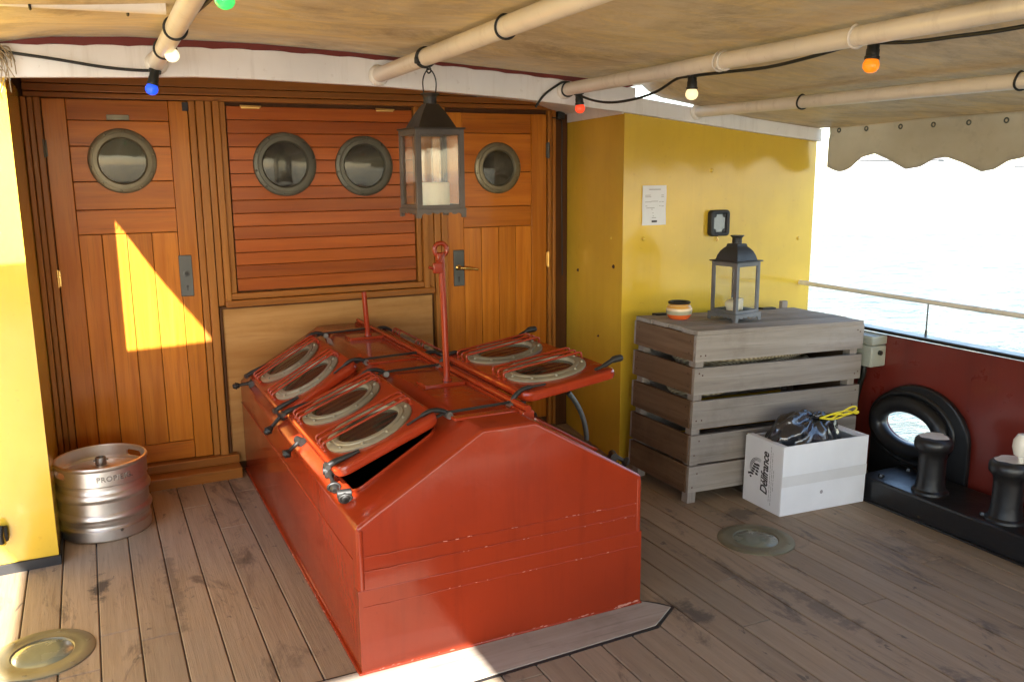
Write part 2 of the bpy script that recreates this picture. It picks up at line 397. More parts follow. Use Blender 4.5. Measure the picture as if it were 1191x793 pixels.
def smooth(pts, n=6):
    P = [Vector(p) for p in pts]; out = []
    for i in range(len(P)-1):
        a = P[max(i-1, 0)]; b = P[i]; c = P[i+1]; e = P[min(i+2, len(P)-1)]
        for k in range(n):
            t = k/n
            out.append(.5*((2*b)+(c-a)*t+(2*a-5*b+4*c-e)*t*t+(3*b-a-3*c+e)*t**3))
    out.append(P[-1]); return out
def camber(x): return -.0066*(x-1.1)**2

# ------------------------------------------------------------------ the setting: sea, deck
b = MB(); b.box(-1500, 1500, -1500, 1500, -3, -1.9, 0)
tag(b.build('sea', 'water'), kind='structure')

b = MB(); W_ = .1215; x = -.082-18*W_; i = 0
while x < 3.62:
    y = -9.0 + random.uniform(0, 1.5); cuts = [-9.0]
    while y < -.3:
        cuts.append(y); y += random.choice((2.4, 2.9, 3.4))*random.uniform(.8, 1.1)
    cuts.append(.05)
    for a, c in zip(cuts, cuts[1:]): 
        if c-a > .05: b.box(x+.0022, x+W_-.0022, a+.0015, c-.0015, -.04, 0, .0025, 0, None, 1)
    x += W_
def cam_warp(v): return Vector((v.x, v.y, v.z+camber(v.x)))
deck = tag(b.build('deck', 'deck', warp=cam_warp), kind='structure')
b = MB()
for k in range(40): b.box(-2.3+k*.15, -2.15+k*.15, -9, .05, -.06, -.006, 0)
tag(b.build('deck_caulking', 'blackdull', warp=cam_warp), kind='structure')
# margin plank let into the deck before the skylight
b = MB(); b.flat([(.50, -2.325), (1.60, -2.285), (1.72, -2.205), (1.69, -2.165), (1.64, -2.11), (.50, -2.11)], (), .012, .002, 0, T(0, 0, -.001))
m = M['margin'] = wood('grey margin plank', (.30, .25, .20), (.42, .36, .30), 'X', .75, 0, .1, .7, (.12, .09, .06), .4)
tag(b.build('deck_margin_plank', m), kind='structure')
b = MB(); b.flat([(.49, -2.337), (1.603, -2.297), (1.735, -2.205), (1.70, -2.155), (1.64, -2.10), (.49, -2.10)], (), .006, 0, 0, T(0, 0, -.0012))
tag(b.build('margin_plank_caulking', 'blackdull'), kind='structure')

# ------------------------------------------------------------------ deckhouse
FB = [(-1.9, 1.78), (-.9, 1.815), (-.216, 1.844), (.195, 1.859), (.43, 1.870), (.67, 1.869), (1.2, 1.858), (1.82, 1.827), (2.41, 1.778), (2.79, 1.738), (3.18, 1.697), (3.67, 1.651)]
FTw = [(-1.9, 1.90), (-.9, 1.935), (-.216, 1.959), (.2, 1.975), (.67, 1.983), (1.02, 1.974), (1.48, 1.956), (1.81, 1.936), (2.08, 1.916), (2.45, 1.896)]
FT2 = [(2.45, 1.852), (2.79, 1.814), (3.18, 1.766), (3.67, 1.718)]
CL = [(-1.9, 1.93), (-.9, 1.955), (-.215, 1.966), (-.115, 1.983), (-.05, 1.992), (.2, 2.006), (.67, 2.006), (1.02, 1.994), (1.23, 1.983), (1.81, 1.951), (2.22, 1.929), (2.49, 1.906)]
house = thing('deckhouse', 'varnished wood and yellow painted deckhouse front under a white beam', 'deckhouse', (1.1, 0, 0))
HB = (1.1, 0, 0)
def hpart(mb, name, mats, label=None, parent=None):
    o = mb.build(name, mats, parent or house, shift=None)
    o.location = (-HB[0], -HB[1], -HB[2]) if not parent else (0, 0, 0)
    if label: o['label'] = label
    return o
b = MB(); b.flat([(2.41, -.8), (3.67, -.8), (3.67, 2.2), (2.545, 2.2), (2.545, .02)], (), 1.86, .006, 0, T(0, 0, .86))
for px, py, pz, r_ in ((2.513, -.188, .947, .010), (2.428, -.695, 1.018, .010), (2.46, -.5, .62, .006)): b.lathe([(0, .0085), (r_*.6, .008), (r_, .003), (r_, -.004)], 10, 0, T(px-.001, py, pz) @ RZ(-80) @ RX(90), mats=[1, 1, 1])
# rivets and weld beads
for px, py, pz in ((2.512, -.198, 1.149), (2.434, -.656, 1.161), (2.513, -.188, .947), (2.428, -.695, 1.018)):
    b.lathe([(0, .006), (.006, .005), (.010, 0), (.010, -.004)], 10, 0, T(px, py, pz) @ RZ(-80) @ RX(90))
for px, pz in ((2.533, 1.162), (3.568, 1.125), (2.95, 1.50)): b.lathe([(0, .008), (.006, .007), (.011, 0), (.011, -.004)], 10, 0, T(px, -.801, pz) @ RX(90))
for v in b.bm.verts:
    if v.co.z > 1.6: v.co.z = interp(v.co.x, FB)+.022
yw = hpart(b, 'yellow_wall', ['yellow', 'rust'], 'yellow wall with the notice, behind the slatted chest')
b = MB(); b.flat([(-1.85, -.8), (-.215, -.8), (-.215, 2.2), (-1.85, 2.2)], (), 1.93, .006, 0, T(0, 0, .895))
b.box(-.44, -.385, -.83, -.80, .12, .155, .006); b.tube([(-.40, -.83, .18), (-.40, -.845, .15), (-.395, -.835, .12)], .012, 8)
for v in b.bm.verts:
    if v.co.z > 1.6: v.co.z = interp(v.co.x, FB)+.022
ywp = hpart(b, 'yellow_wall', 'yellow', 'sunlit yellow wall beside the steel keg')
b = MB(); b.box(-1.86, -.207, -.812, -.78, -.04, .026, .003); b.box(-.222, -.207, -.81, .0, -.04, .026, .003)
hpart(b, 'black_skirting', 'blackdull')
b = MB(); b.tube([(-.395, -.84, .19), (-.40, -.862, .165), (-.398, -.85, .13)], .011, 8); b.box(-.42, -.375, -.835, -.801, .125, .185, .008)
hpart(b, 'door_hook', 'hard')
# white beam across the front
b = MB(); pts = FB + [(3.67, 1.718), (3.18, 1.766), (2.79, 1.814), (2.45, 1.852), (2.45, 1.896)] + FTw[::-1][1:]
b.flat(pts, (), .032, .003, 0, T(0, -.818, 0) @ FRONT)
b.flat([(-.80, 1.775), (-.02, 1.775), (-.02, 1.96), (-.80, 1.86)], (), .012, .001, 0, T(2.5417, 0, 0) @ RZ(-9.35) @ Matrix(((0, 0, 1, -.004), (1, 0, 0, 0), (0, 1, 0, 0), (0, 0, 0, 1))))
hpart(b, 'white_beam', 'white')
b = MB()
rt = [(x_, z_-.003) for x_, z_ in CL]; rb = [(x_, interp(x_, FTw)-.002-.0035*math.sin(40*x_)) for x_ in [-1.9+.05*k for k in range(88)] if x_ <= 2.44]
b.flat(rt[:-1]+[(2.44, 1.905)]+rb[::-1], (), .028, 0, 0, T(0, -.822, 0) @ FRONT)
hpart(b, 'red_edge', 'oxide')
b = MB()
xs = [-1.9+.2*k for k in range(29)]; xs[-1] = 3.67
rf = [(x_, min(interp(x_, FTw) if x_ < 2.44 else interp(x_, FT2), 2)-.004) for x_ in xs]
b.flat(rf+[(x_, z_-.018) for x_, z_ in rf[::-1]], (), 3.0, 0, 0, T(0, .70, 0) @ FRONT)
hpart(b, 'roof', 'white')

# wooden bulkhead in the recess
b = MB(); b.box(-.24, 2.56, .022, .07, -.02, 1.95, .002)
wb = hpart(b, 'wooden_bulkhead', 'darkwood')
b = MB()
for (z0, z1, y) in ((1.902, 1.950, -.022), (1.868, 1.899, -.034), (1.842, 1.866, -.016)): b.box(-.20, 2.45, y, .022, z0, z1, .004)
hpart(b, 'header_moulding', 'frame_h', parent=wb)
def posts(name, tab):
    for (x0, x1, y, z0) in tab:
        b = MB(); b.box(x0, x1, y, .022, z0, 1.842, .004); hpart(b, name, 'frame_v', parent=wb)
posts('door_post', ((-.212, -.19, -.03, 0), (-.188, -.165, -.012, .1), (-.163, -.136, -.022, .1), (.482, .512, -.010, .08), (.514, .552, -.028, .03), (1.705, 1.742, -.020, 0), (1.744, 1.776, -.030, 0), (2.410, 2.432, -.016, 0), (2.434, 2.452, -.03, 0)))
posts('window_post', ((.556, .586, -.016, .858), (.588, .618, -.040, .855), (.620, .648, -.018, .918), (1.604, 1.630, -.018, .918), (1.632, 1.664, -.040, .855), (1.668, 1.702, -.012, .85)))
b = MB(); b.box(2.453, 2.540, -.008, .022, -.02, 1.90, .006); hpart(b, 'dark_post', 'darkwood', parent=wb)
b = MB(); b.box(.600, 1.672, -.032, .022, .887, .918, .005); b.box(.586, 1.690, -.052, .022, .853, .885, .006); hpart(b, 'window_sill', 'frame_h', parent=wb)
b = MB(); b.box(.572, 1.69, .004, .022, .04, .838, .002); hpart(b, 'plywood_panel', 'ply', parent=wb)
b = MB(); b.box(.562, 1.70, -.004, .022, .838, .852, .003); b.tube([(.5635, -.004, 0), (.5635, -.004, .845)], .009, 8); hpart(b, 'panel_edging', 'darkwood', parent=wb)
b = MB(); b.box(-.20, .60, -.13, .02, -.02, .052, .008); b.box(-.20, .60, -.05, .02, .053, .098, .006); hpart(b, 'door_step', 'frame_h', parent=wb)
b = MB(); b.tube(smooth([(2.425, -.035, 1.80), (2.47, -.04, 1.79), (2.49, -.03, 1.74), (2.495, -.02, 1.5), (2.50, -.02, .9)]), .004, 6)
b.box(2.455, 2.50, -.05, -.01, 1.79, 1.835, .006)
hpart(b, 'bulkhead_cable', 'rubber', parent=wb)

def porthole(name, parent, x, z, ro, ri, mring='bronze', y=-.004, base=(0, 0, 0)):
    """ring on the face y of a door, a near-black disc painted for the unlit cabin, and bolts; glass as a sub-part"""
    Mx = T(x-base[0], y-base[1], z-base[2]) @ RX(90)
    b = MB(); k = (ro-ri)
    b.lathe([(ro, -.004), (ro, .008), (ro-.004, .013), (ro-k*.42, .015), (ro-k*.45, .022), (ri+k*.18, .024), (ri+.002, .018), (ri, .002), (ri, .0005), (0, .0005)], 48, 0, Mx, mats=[0]*8+[1])
    for j in range(10):
        an = j*math.pi/5+.2; rr_ = ro-k*.20
        b.lathe([(0, .006), (.003, .0055), (.0055, .002), (.0055, -.002)], 8, 0, Mx @ T(rr_*math.cos(an), rr_*math.sin(an), .0135))
    p = b.build(name, [mring, 'dark'], parent)
    g = MB(); g.lathe([(ri+.001, .006), (ri*.7, .0075), (0, .009)], 40, 0, Mx)
    g.build('glass', 'portglass', p)
    return p
def hinge(parent, x, z, y=-.016, m='brass', h=.08, base=(0, 0, 0)):
    b = MB(); b.tube([(x-base[0], y-base[1], z-h/2-base[2]), (x-base[0], y-base[1], z+h/2-base[2])], .006, 10); b.box(x-.012-base[0], x+.012-base[0], y+.002-base[1], y+.008-base[1], z-h/2+.004-base[2], z+h/2-.004-base[2], .001)
    return b.build('hinge', m, parent)

# port side door
def door(label, loc, stiles, rails, boards_h, boards_v, zb):
    d_ = thing('ship_door', label, 'door', loc); X0 = loc[0]
    b = MB()
    for x0, x1, z0, z1 in stiles: b.box(x0-X0, x1-X0, -.006, .020, z0, z1, .003)
    for x0, x1, z0, z1 in boards_v: b.box(x0-X0+.0012, x1-X0-.0012, -.002, .016, z0, z1, .0022)
    b.build('upright_boards', 'teak_v', d_)
    b = MB()
    for x0, x1, z0, z1 in rails+boards_h: b.box(x0-X0+.001, x1-X0-.001, -.004, .018, z0+.001, z1-.001, .0025)
    b.build('cross_boards', 'teak_h', d_)
    return d_
dl = door('varnished door with one porthole and a triangle of sunlight', (.17, 0, .10),
          [(-.132, -.038, 0, 1.738), (.394, .478, 0, 1.738)], [(-.037, .393, 0, .092)],
          [(-.037, .393, 1.646, 1.738), (-.037, .393, 1.531, 1.645), (-.037, .393, 1.372, 1.530), (-.037, .393, 1.244, 1.371), (-.037, .393, 1.131, 1.243)],
          [(-.037, .06, .094, 1.129), (.06, .167, .094, 1.129), (.167, .276, .094, 1.129), (.276, .393, .094, 1.129)], .1)
LB = (.17, 0, .10)
porthole('porthole', dl, .178, 1.564, .147, .100, 'bronze', -.005, LB)
b = MB(); b.box(.386-.17, .446-.17, -.012, -.004, .917-.1, 1.118-.1, .004)
b.lathe([(.016, 0), (.016, .004), (.009, .005), (.009, .0005), (0, .0005)], 16, 0, T(.418-.17, -.012, 1.03-.1) @ RX(90)); lp = b.build('lock_plate', 'pewter', dl)
b = MB(); b.lathe([(.010, 0), (0, .0008)], 14, 0, T(.418-.17, -.0135, 1.03-.1) @ RX(90)); b.lathe([(.006, 0), (0, .0008)], 10, 0, T(.418-.17, -.0125, .967-.1) @ RX(90)); b.box(.4155-.17, .4205-.17, -.0133, -.012, .945-.1, .967-.1, 0)
b.build('keyhole', 'blackdull', lp)
b = MB(); b.box(.126-.17, .222-.17, -.013, -.003, 1.748-.1, 1.772-.1, .002); b.build('name_plate', 'bronze', dl)
hinge(dl, -.138, 1.037, -.018, 'brass', .08, LB); hinge(dl, -.138, 1.62, -.018, 'bronze_dk', .08, LB)
b = MB(); b.box(.455-.17, .483-.17, -.012, -.005, 1.795-.1, 1.835-.1, .001); b.build('corner_notch', 'blackdull', dl)

dr = door('varnished door with a small porthole and a brass lever handle', (2.09, 0, .05),
          [(1.784, 1.882, 0, 1.768), (2.306, 2.402, 0, 1.768)], [(1.883, 2.305, 0, .10)],
          [(1.883, 2.305, 1.661, 1.768), (1.883, 2.305, 1.45, 1.660), (1.883, 2.305, 1.262, 1.449), (1.883, 2.305, 1.149, 1.261)],
          [(1.883, 1.989, .102, 1.147), (1.989, 2.097, .102, 1.147), (2.097, 2.203, .102, 1.147), (2.203, 2.305, .102, 1.147)], .05)
RB = (2.09, 0, .05)
porthole('porthole', dr, 2.093, 1.522, .140, .094, 'bronze', -.005, RB)
b = MB(); b.box(1.815-2.09, 1.880-2.09, -.014, -.005, .877-.05, 1.078-.05, .004); lp = b.build('lock_plate', 'pewter', dr)
b = MB(); b.lathe([(.006, 0), (0, .0008)], 10, 0, T(1.845-2.09, -.0145, .925-.05) @ RX(90)); b.box(1.842-2.09, 1.848-2.09, -.0153, -.013, .902-.05, .925-.05, 0); b.build('keyhole', 'blackdull', lp)
b = MB(); b.tube(smooth([(-.248, -.012, .931), (-.248, -.05, .931), (-.232, -.058, .931), (-.19, -.056, .926), (-.146, -.054, .918)]), [.009]*7+[.009]*6+[.0095]*6+[.007]*6, 10)
b.lathe([(.016, 0), (.016, .006), (.010, .010), (0, .010)], 16, 0, T(-.248, -.014, .931) @ RX(90)); b.build('handle', 'brass', lp)
hinge(dr, 2.406, 1.62, -.022, 'pewter', .09, RB); hinge(dr, 2.406, 1.0, -.022, 'brass', .09, RB)

# shuttered window panel with two portholes
sh = thing('window_shutter', 'red brown boarded window shutter with two portholes', 'shutter', (1.126, 0, .92)); SB = (1.126, 0, .92)
b = MB(); zz = .924; n = 14; hh = (1.824-.924)/n
for k in range(n):
    b.box(.655-1.126, 1.598-1.126, -.004+random.uniform(-.0012, .0012), .014, zz+k*hh-.92+.0012, zz+(k+1)*hh-.92-.0012, .0025)
b.build('boards', 'mahog', sh)
porthole('porthole', sh, .921, 1.546, .156, .108, 'bronze_dk', -.005, SB); porthole('porthole', sh, 1.328, 1.537, .153, .106, 'bronze_dk', -.005, SB)
for xh in (.77, 1.45):
    b = MB(); b.tube([(xh-.05-1.126, -.010, 1.826-.92), (xh+.05-1.126, -.010, 1.823-.92)], .0045, 8); b.box(xh-.045-1.126, xh+.045-1.126, -.007, -.003, 1.813-.92, 1.823-.92, .001); b.build('hinge', 'brass', sh)

# ------------------------------------------------------------------ things fixed to the yellow wall
no = thing('paper_notice', 'white paper notice with faint printed lines taped to the yellow wall', 'notice', (2.593, -.802, 1.23))
b = MB(); me_ = []
nx, nz = 8, 10; bm_ = bmesh.new(); vv = [[bm_.verts.new((-.0725+.145*i_/nx, -.0025-.0022*math.sin(1.7*i_+.9*j_)*(.3+abs(i_-nx/2)/nx), .198*j_/nz)) for i_ in range(nx+1)] for j_ in range(nz+1)]
for j_ in range(nz):
    for i_ in range(nx): bm_.faces.new((vv[j_][i_], vv[j_][i_+1], vv[j_+1][i_+1], vv[j_+1][i_]))
b.add(bm_, None, None, 60); o = b.build('sheet', 'paper', no, ang=60)
b = MB()
def dash(x0, x1, z, h=.0028): b.box(x0, x1, -.0066, -.0058, z, z+h, 0)
dash(-.035, .035, .176, .004)
for (x0, x1, z) in ((-.058, -.025, .148), (-.058, -.022, .140), (.040, .055, .148), (.040, .055, .140), (-.058, -.02, .115), (-.02, .02, .118), (.028, .036, .115), (.042, .056, .115), (-.055, -.045, .095), (.028, .036, .095), (.042, .056, .093), (-.05, .0, .085), (-.02, -.012, .078), (-.012, -.006, .06), (-.010, -.004, .045), (-.015, .01, .036)): dash(x0, x1, z)
b.build('faint_lines', 'greyink', no)
b = MB(); b.box(-.016, .016, -.0068, -.0058, .014, .024, 0); b.build('dark_line', 'ink', no)

wl = thing('wall_lamp', 'small black framed bulkhead lamp with a grey lens on the yellow wall', 'lamp', (2.996, -.80, 1.228))
b = MB(); b.flat(rrect(-.063, .063, -.068, .068, .02), [rrect(-.040, .040, -.048, .048, .008)], .034, .007, 0, T(0, -.017, 0) @ FRONT)
for sx in (-1, 1):
    for sz in (-1, 1): b.lathe([(0, .004), (.013, .002), (.015, -.01)], 12, 0, T(sx*.034, -.024, sz*.042) @ RX(90))
b.build('frame', 'blackdull', wl)
b = MB(); b.box(-.044, .044, -.022, -.002, -.05, .05, .006); t = NT('ribbed grey lens'); 
t.out(Base_Color=(.26, .30, .33), Roughness=.12, Coat_Weight=.6, Normal=t.bump(t.noise(70, 1), .4, .004)); M['lamp_lens'] = t.m
b.build('lens', 'lamp_lens', wl)
b = MB(); b.tube(smooth([(0, -.008, -.066), (.002, -.012, -.085), (-.004, -.01, -.095)]), .004, 6); b.build('cable_gland', 'brass', wl)

# ------------------------------------------------------------------ awning, tubes
TUB = [(.293, 1.913), (1.159, 1.902), (2.053, 1.872), (2.815, 1.789), (3.671, 1.692)]
def tubez(x_, y_):
    base = interp(x_, [(-1.9, 1.80), (-.6, 1.885)]+TUB)
    rise = interp(y_, [(-3.2, 1), (-.8, 0)])
    k = interp(x_, [(.293, .052), (1.159, .030), (2.053, .006), (2.815, -.010), (3.671, .008)])
    return base+k*rise
def canz(x_, y_):
    z_ = tubez(x_, y_)+.046
    xs_ = [-.6]+[a for a, _ in TUB]
    for a, c in zip(xs_, xs_[1:]):
        if a < x_ < c: z_ += -.012*math.sin(math.pi*(x_-a)/(c-a))+.004*math.sin(9*y_+3*x_)*math.sin(math.pi*(x_-a)/(c-a))
    if y_ > -1.55:
        front = interp(x_, CL) if x_ < 2.49 else interp(x_, [(2.49, 1.900), (2.53, 1.872), (2.60, 1.850), (2.78, 1.824), (2.91, 1.802), (3.3, 1.756), (3.67, 1.722)])
        k = (y_+1.55)/.57; k = min(max(k, 0), 1); k = k*k*(3-2*k)
        z_ = z_*(1-k)+(front)*k
    return z_
aw = thing('canvas_awning', 'stained tan canvas awning with a scalloped hanging edge', 'awning', (1.6, -.84, 1.9)); AB = Vector((1.6, -.84, 1.9))
xs = sorted(set([-1.62, -1.3, -.8, -.345, -.32, -.285, -.2]+[round(-.2+.04*k, 3) for k in range(1, 97)]+[3.68])); xs = [v for v in xs if v <= 3.68]
ys = sorted(set([-.60, -.839, -.85, -.87, -.9, -.93, -.97, -1.0, -1.05, -1.1, -1.15]+[round(-1.2-.08*k, 3) for k in range(16)]+[-1.99, -2.6, -3.0, -3.3, -3.50, -4.0, -4.26, -5.0, -5.22, -5.95, -7.0, -8.0, -9.2]), reverse=True)  # cloth carried astern out of view to cut the light from aft
bm_ = bmesh.new(); V = {}
def gv(i_, j_):
    if (i_, j_) not in V: V[(i_, j_)] = bm_.verts.new(Vector((xs[i_], ys[j_], canz(xs[i_], ys[j_])))-AB)
    return V[(i_, j_)]
for i_ in range(len(xs)-1):
    for j_ in range(len(ys)-1):
        xc, yc = (xs[i_]+xs[i_+1])/2, (ys[j_]+ys[j_+1])/2
        if xc < -.32 and (yc > -1.99 or -5.95 < yc < -5.22): continue                  # unseen port panel, cut to the sun patches; aft piece added against bounce light
        if yc > -.839 and 2.46 < xc < 2.90: continue                            # torn corner where the sky shows over the beam
        if -.345 < xc < -.285 and -4.26 < yc < -3.50: continue                  # unseen lacing gap, shaped to lay a sun strip on the skylight
        bm_.faces.new((gv(i_, j_), gv(i_+1, j_), gv(i_+1, j_+1), gv(i_, j_+1)))
b = MB(); b.add(bm_, None, None, 80); b.build('roof_cloth', 'canvas', aw, ang=80)
# scalloped valance along the starboard edge
vy = [-.885]; bot = []; top = []; y_ = -.885
def scal(y_):
    P_ = [(-.88, 1.515), (-.905, 1.498), (-.955, 1.487), (-1.0, 1.492), (-1.049, 1.507), (-1.125, 1.561), (-1.201, 1.577), (-1.296, 1.545), (-1.404, 1.498), (-1.478, 1.508), (-1.546, 1.546), (-1.612, 1.552), (-1.71, 1.523), (-1.802, 1.484), (-1.864, 1.495), (-1.93, 1.532), (-2.02, 1.545)]
    if y_ > -2.02: return interp(-y_, [(-a, c) for a, c in P_])
    return 1.522+.033*math.cos((y_+2.03)*2*math.pi/.41)
ysv = [-.882-.02*k for k in range(300)]
bm_ = bmesh.new(); rows = []
for y_ in ysv:
    zt, zb = 1.748, scal(y_); rows.append([])
    for k in range(9):
        q = k/8; z_ = zt+(zb-zt)*q
        off = .010*math.sin(7*y_+1)*q+.006*math.sin(19*y_)*q*q+(.006 if k == 2 else 0)
        ye = y_ + (.018*q if y_ == ysv[0] else 0)
        rows[-1].append(bm_.verts.new(Vector((3.675+off, ye, z_))-AB))
for A, B_ in zip(rows, rows[1:]):
    for k in range(8): bm_.faces.new((A[k], A[k+1], B_[k+1], B_[k]))
bmesh.ops.solidify(bm_, geom=bm_.faces[:], thickness=.003)
b = MB(); b.add(bm_, None, None, 70); va = b.build('valance', 'valance', aw, ang=70)
for y_ in (-.956, -1.14, -1.353, -1.54, -1.727, -1.911, -2.10, -2.29):
    b = MB(); b.tube([Vector((3.667+.010*math.sin(7*y_+1)*.08, y_+.010*math.cos(a), 1.705+.010*math.sin(a)))-AB for a in [k*math.pi/8 for k in range(16)]], .0035, 6, 0, True); b.build('grommet', 'bronze_dk', va)

def ring(mb, x_, y_, z_, r, t_=.004, mat=0): mb.tube([(x_+r*math.cos(a), y_+.004*math.sin(2*a), z_+r*math.sin(a)) for a in [k*math.pi/12 for k in range(24)]], t_, 6, mat, True)
tl = ['cream awning tube ending above the varnished left door', 'cream awning tube that the brown lantern hangs from', 'cream awning tube with coloured bulbs strung along it', 'short looking cream awning tube over the yellow wall', 'cream tube along the edge with the scalloped canvas']
for i_, ((x_, z_), lab) in enumerate(zip(TUB[:4], tl)):
    t_ = thing('awning_tube', lab, 'tube', (x_, -.83, z_), group='cream tubes carrying the awning'); rad = (.030, .031, .029, .027, .016)[i_]
    pts = [(0, y_+.83, tubez(x_, y_)-z_) for y_ in (-.828, -1.3, -1.9, -2.5, -3.2, -5, -7.6)]
    b = MB(); b.tube(pts, rad, 20); b.lathe([(rad+.012, 0), (rad+.012, .010), (rad+.002, .02)], 20, 0, T(0, -.005, 0) @ RX(90)); b.build('pipe', 'cream', t_)
    for y_, m_ in {0: [(-1.19, 'rubber'), (-1.60, 'rubber')], 1: [(-1.395, 'rubber'), (-2.08, 'rubber'), (-1.41, 'rubber')], 2: [(-.87, 'rubber'), (-1.95, 'cream'), (-1.975, 'cream'), (-2.56, 'cream')], 3: [(-1.564, 'rubber'), (-2.55, 'rubber')], 4: [(-.90, 'rubber')]}[i_]:
        b = MB(); ring(b, 0, y_+.83, tubez(x_, y_)-z_, rad+.003, .004); b.build('tie', m_, t_)
t_ = thing('awning_tube', 'cream cross tube at the port end of the awning', 'tube', (.26, -1.71, 1.975), group='cream tubes carrying the awning')
b = MB(); b.tube([(0, 0, 0), (-.30, .024, 0), (-.585, .046, 0)], .026, 18); b.build('pipe', 'cream', t_)
for x_ in (-.10, -.345):
    b = MB(); b.tube([(x_, .03+.029*math.cos(a), .029*math.sin(a)) for a in [k*math.pi/10 for k in range(20)]], .004, 6, 0, True); b.build('tie', 'rubber', t_)
# frayed rope end on the port corner
b = MB(); random.seed(3)
for k in range(26):
    a = random.uniform(0, 6.28); e = Vector((random.uniform(-.03, .06), random.uniform(-.03, .02), random.uniform(-.16, -.04)))
    p0 = Vector((-.24+random.uniform(-.02, .02), -.86+random.uniform(-.01, .01), 1.945)); mid = p0+e*.5+Vector((random.uniform(-.03, .03), random.uniform(-.02, .02), .02))
    b.tube(smooth([p0, mid, p0+e]), .0018, 5)
b.tube(smooth([(-.34, -.88, 1.96), (-.28, -.875, 1.955), (-.235, -.865, 1.935), (-.225, -.86, 1.90)]), .020, 8)
tag(b.build('frayed_rope', 'rope', shift=(-.24, -.86, 1.9)), 'frayed tan rope end tied at the white beam over the sunlit yellow wall', 'rope')

# ------------------------------------------------------------------ festoon lights
def festoon(label, cable, lamps, loc):
    t_ = thing('string_lights', label, 'string lights', loc, group=None); L = Vector(loc)
    b = MB(); b.tube([Vector(p)-L for p in smooth(cable, 5)], .0055, 8); b.build('cable', 'rubber', t_)
    for (x_, y_, z_, col, em, tilt, cname) in lamps:
        Mx = T(x_-L.x, y_-L.y, z_-L.z) @ RY(tilt)
        b = MB(); b.lathe([(0, .006), (.014, .006), (.017, 0), (.017, -.020), (.0185, -.022), (.0185, -.040), (.021, -.042), (.021, -.050), (.013, -.050)], 18, 0, Mx); b.box(-.022, .022, -.010, .010, -.006, .008, .003, 0, Mx)
        s_ = b.build('lamp_socket', 'rubber', t_)
        b = MB(); b.lathe([(.014, -.046), (.019, -.052), (.0235, -.063), (.0225, -.074), (.016, -.083), (.007, -.0875), (0, -.088)], 20, 0, Mx)
        bb = b.build('bulb', bulbmat(cname+' bulb', col, em), s_); bb['label'] = cname+' festoon bulb'
    return t_
festoon('black festoon cable with red, cream and orange bulbs along the tube over the chest',
        [(1.90, -.842, 1.79), (1.914, -.845, 1.813), (1.945, -.848, 1.848), (1.999, -.85, 1.885), (2.04, -.86, 1.905), (2.075, -.88, 1.885), (2.075, -.93, 1.845), (2.075, -1.06, 1.809), (2.075, -1.216, 1.789), (2.075, -1.399, 1.791), (2.075, -1.55, 1.809), (2.075, -1.672, 1.843), (2.075, -1.762, 1.844), (2.075, -1.963, 1.839), (2.075, -2.159, 1.833), (2.075, -2.316, 1.84), (2.075, -2.457, 1.852), (2.075, -2.555, 1.861), (2.075, -2.605, 1.855), (2.075, -2.735, 1.84), (2.075, -2.869, 1.836), (2.075, -3.06, 1.834), (2.075, -3.6, 1.85), (2.075, -4.6, 1.84), (2.075, -5.6, 1.85)],
        [(2.07, -.94, 1.848, (1.0, .07, .025), .12, -6, 'red'), (2.075, -1.768, 1.846, (1.0, .78, .40), .16, 0, 'cream white'), (2.075, -2.607, 1.858, (1.0, .25, .012), .10, 5, 'orange')], (2.075, -.85, 1.9))
festoon('black festoon cable with white, blue and green bulbs by the left door',
        [(-.25, -.852, 1.938), (-.217, -.852, 1.930), (-.058, -.852, 1.912), (.12, -.85, 1.889), (.262, -.85, 1.884), (.30, -.86, 1.90), (.315, -1.0, 1.905), (.31, -1.2, 1.93), (.30, -1.45, 1.935), (.325, -1.75, 1.945), (.33, -2.1, 1.93), (.33, -2.33, 1.93), (.32, -2.8, 1.93), (.32, -4, 1.93)],
        [(.30, -1.27, 1.957, (1.0, .84, .50), .22, -8, 'warm white'), (.283, -.86, 1.880, (.02, .10, 1.0), .14, 14, 'blue'), (.335, -2.30, 1.962, (.06, .85, .16), .12, 0, 'green')], (.3, -.85, 1.9))

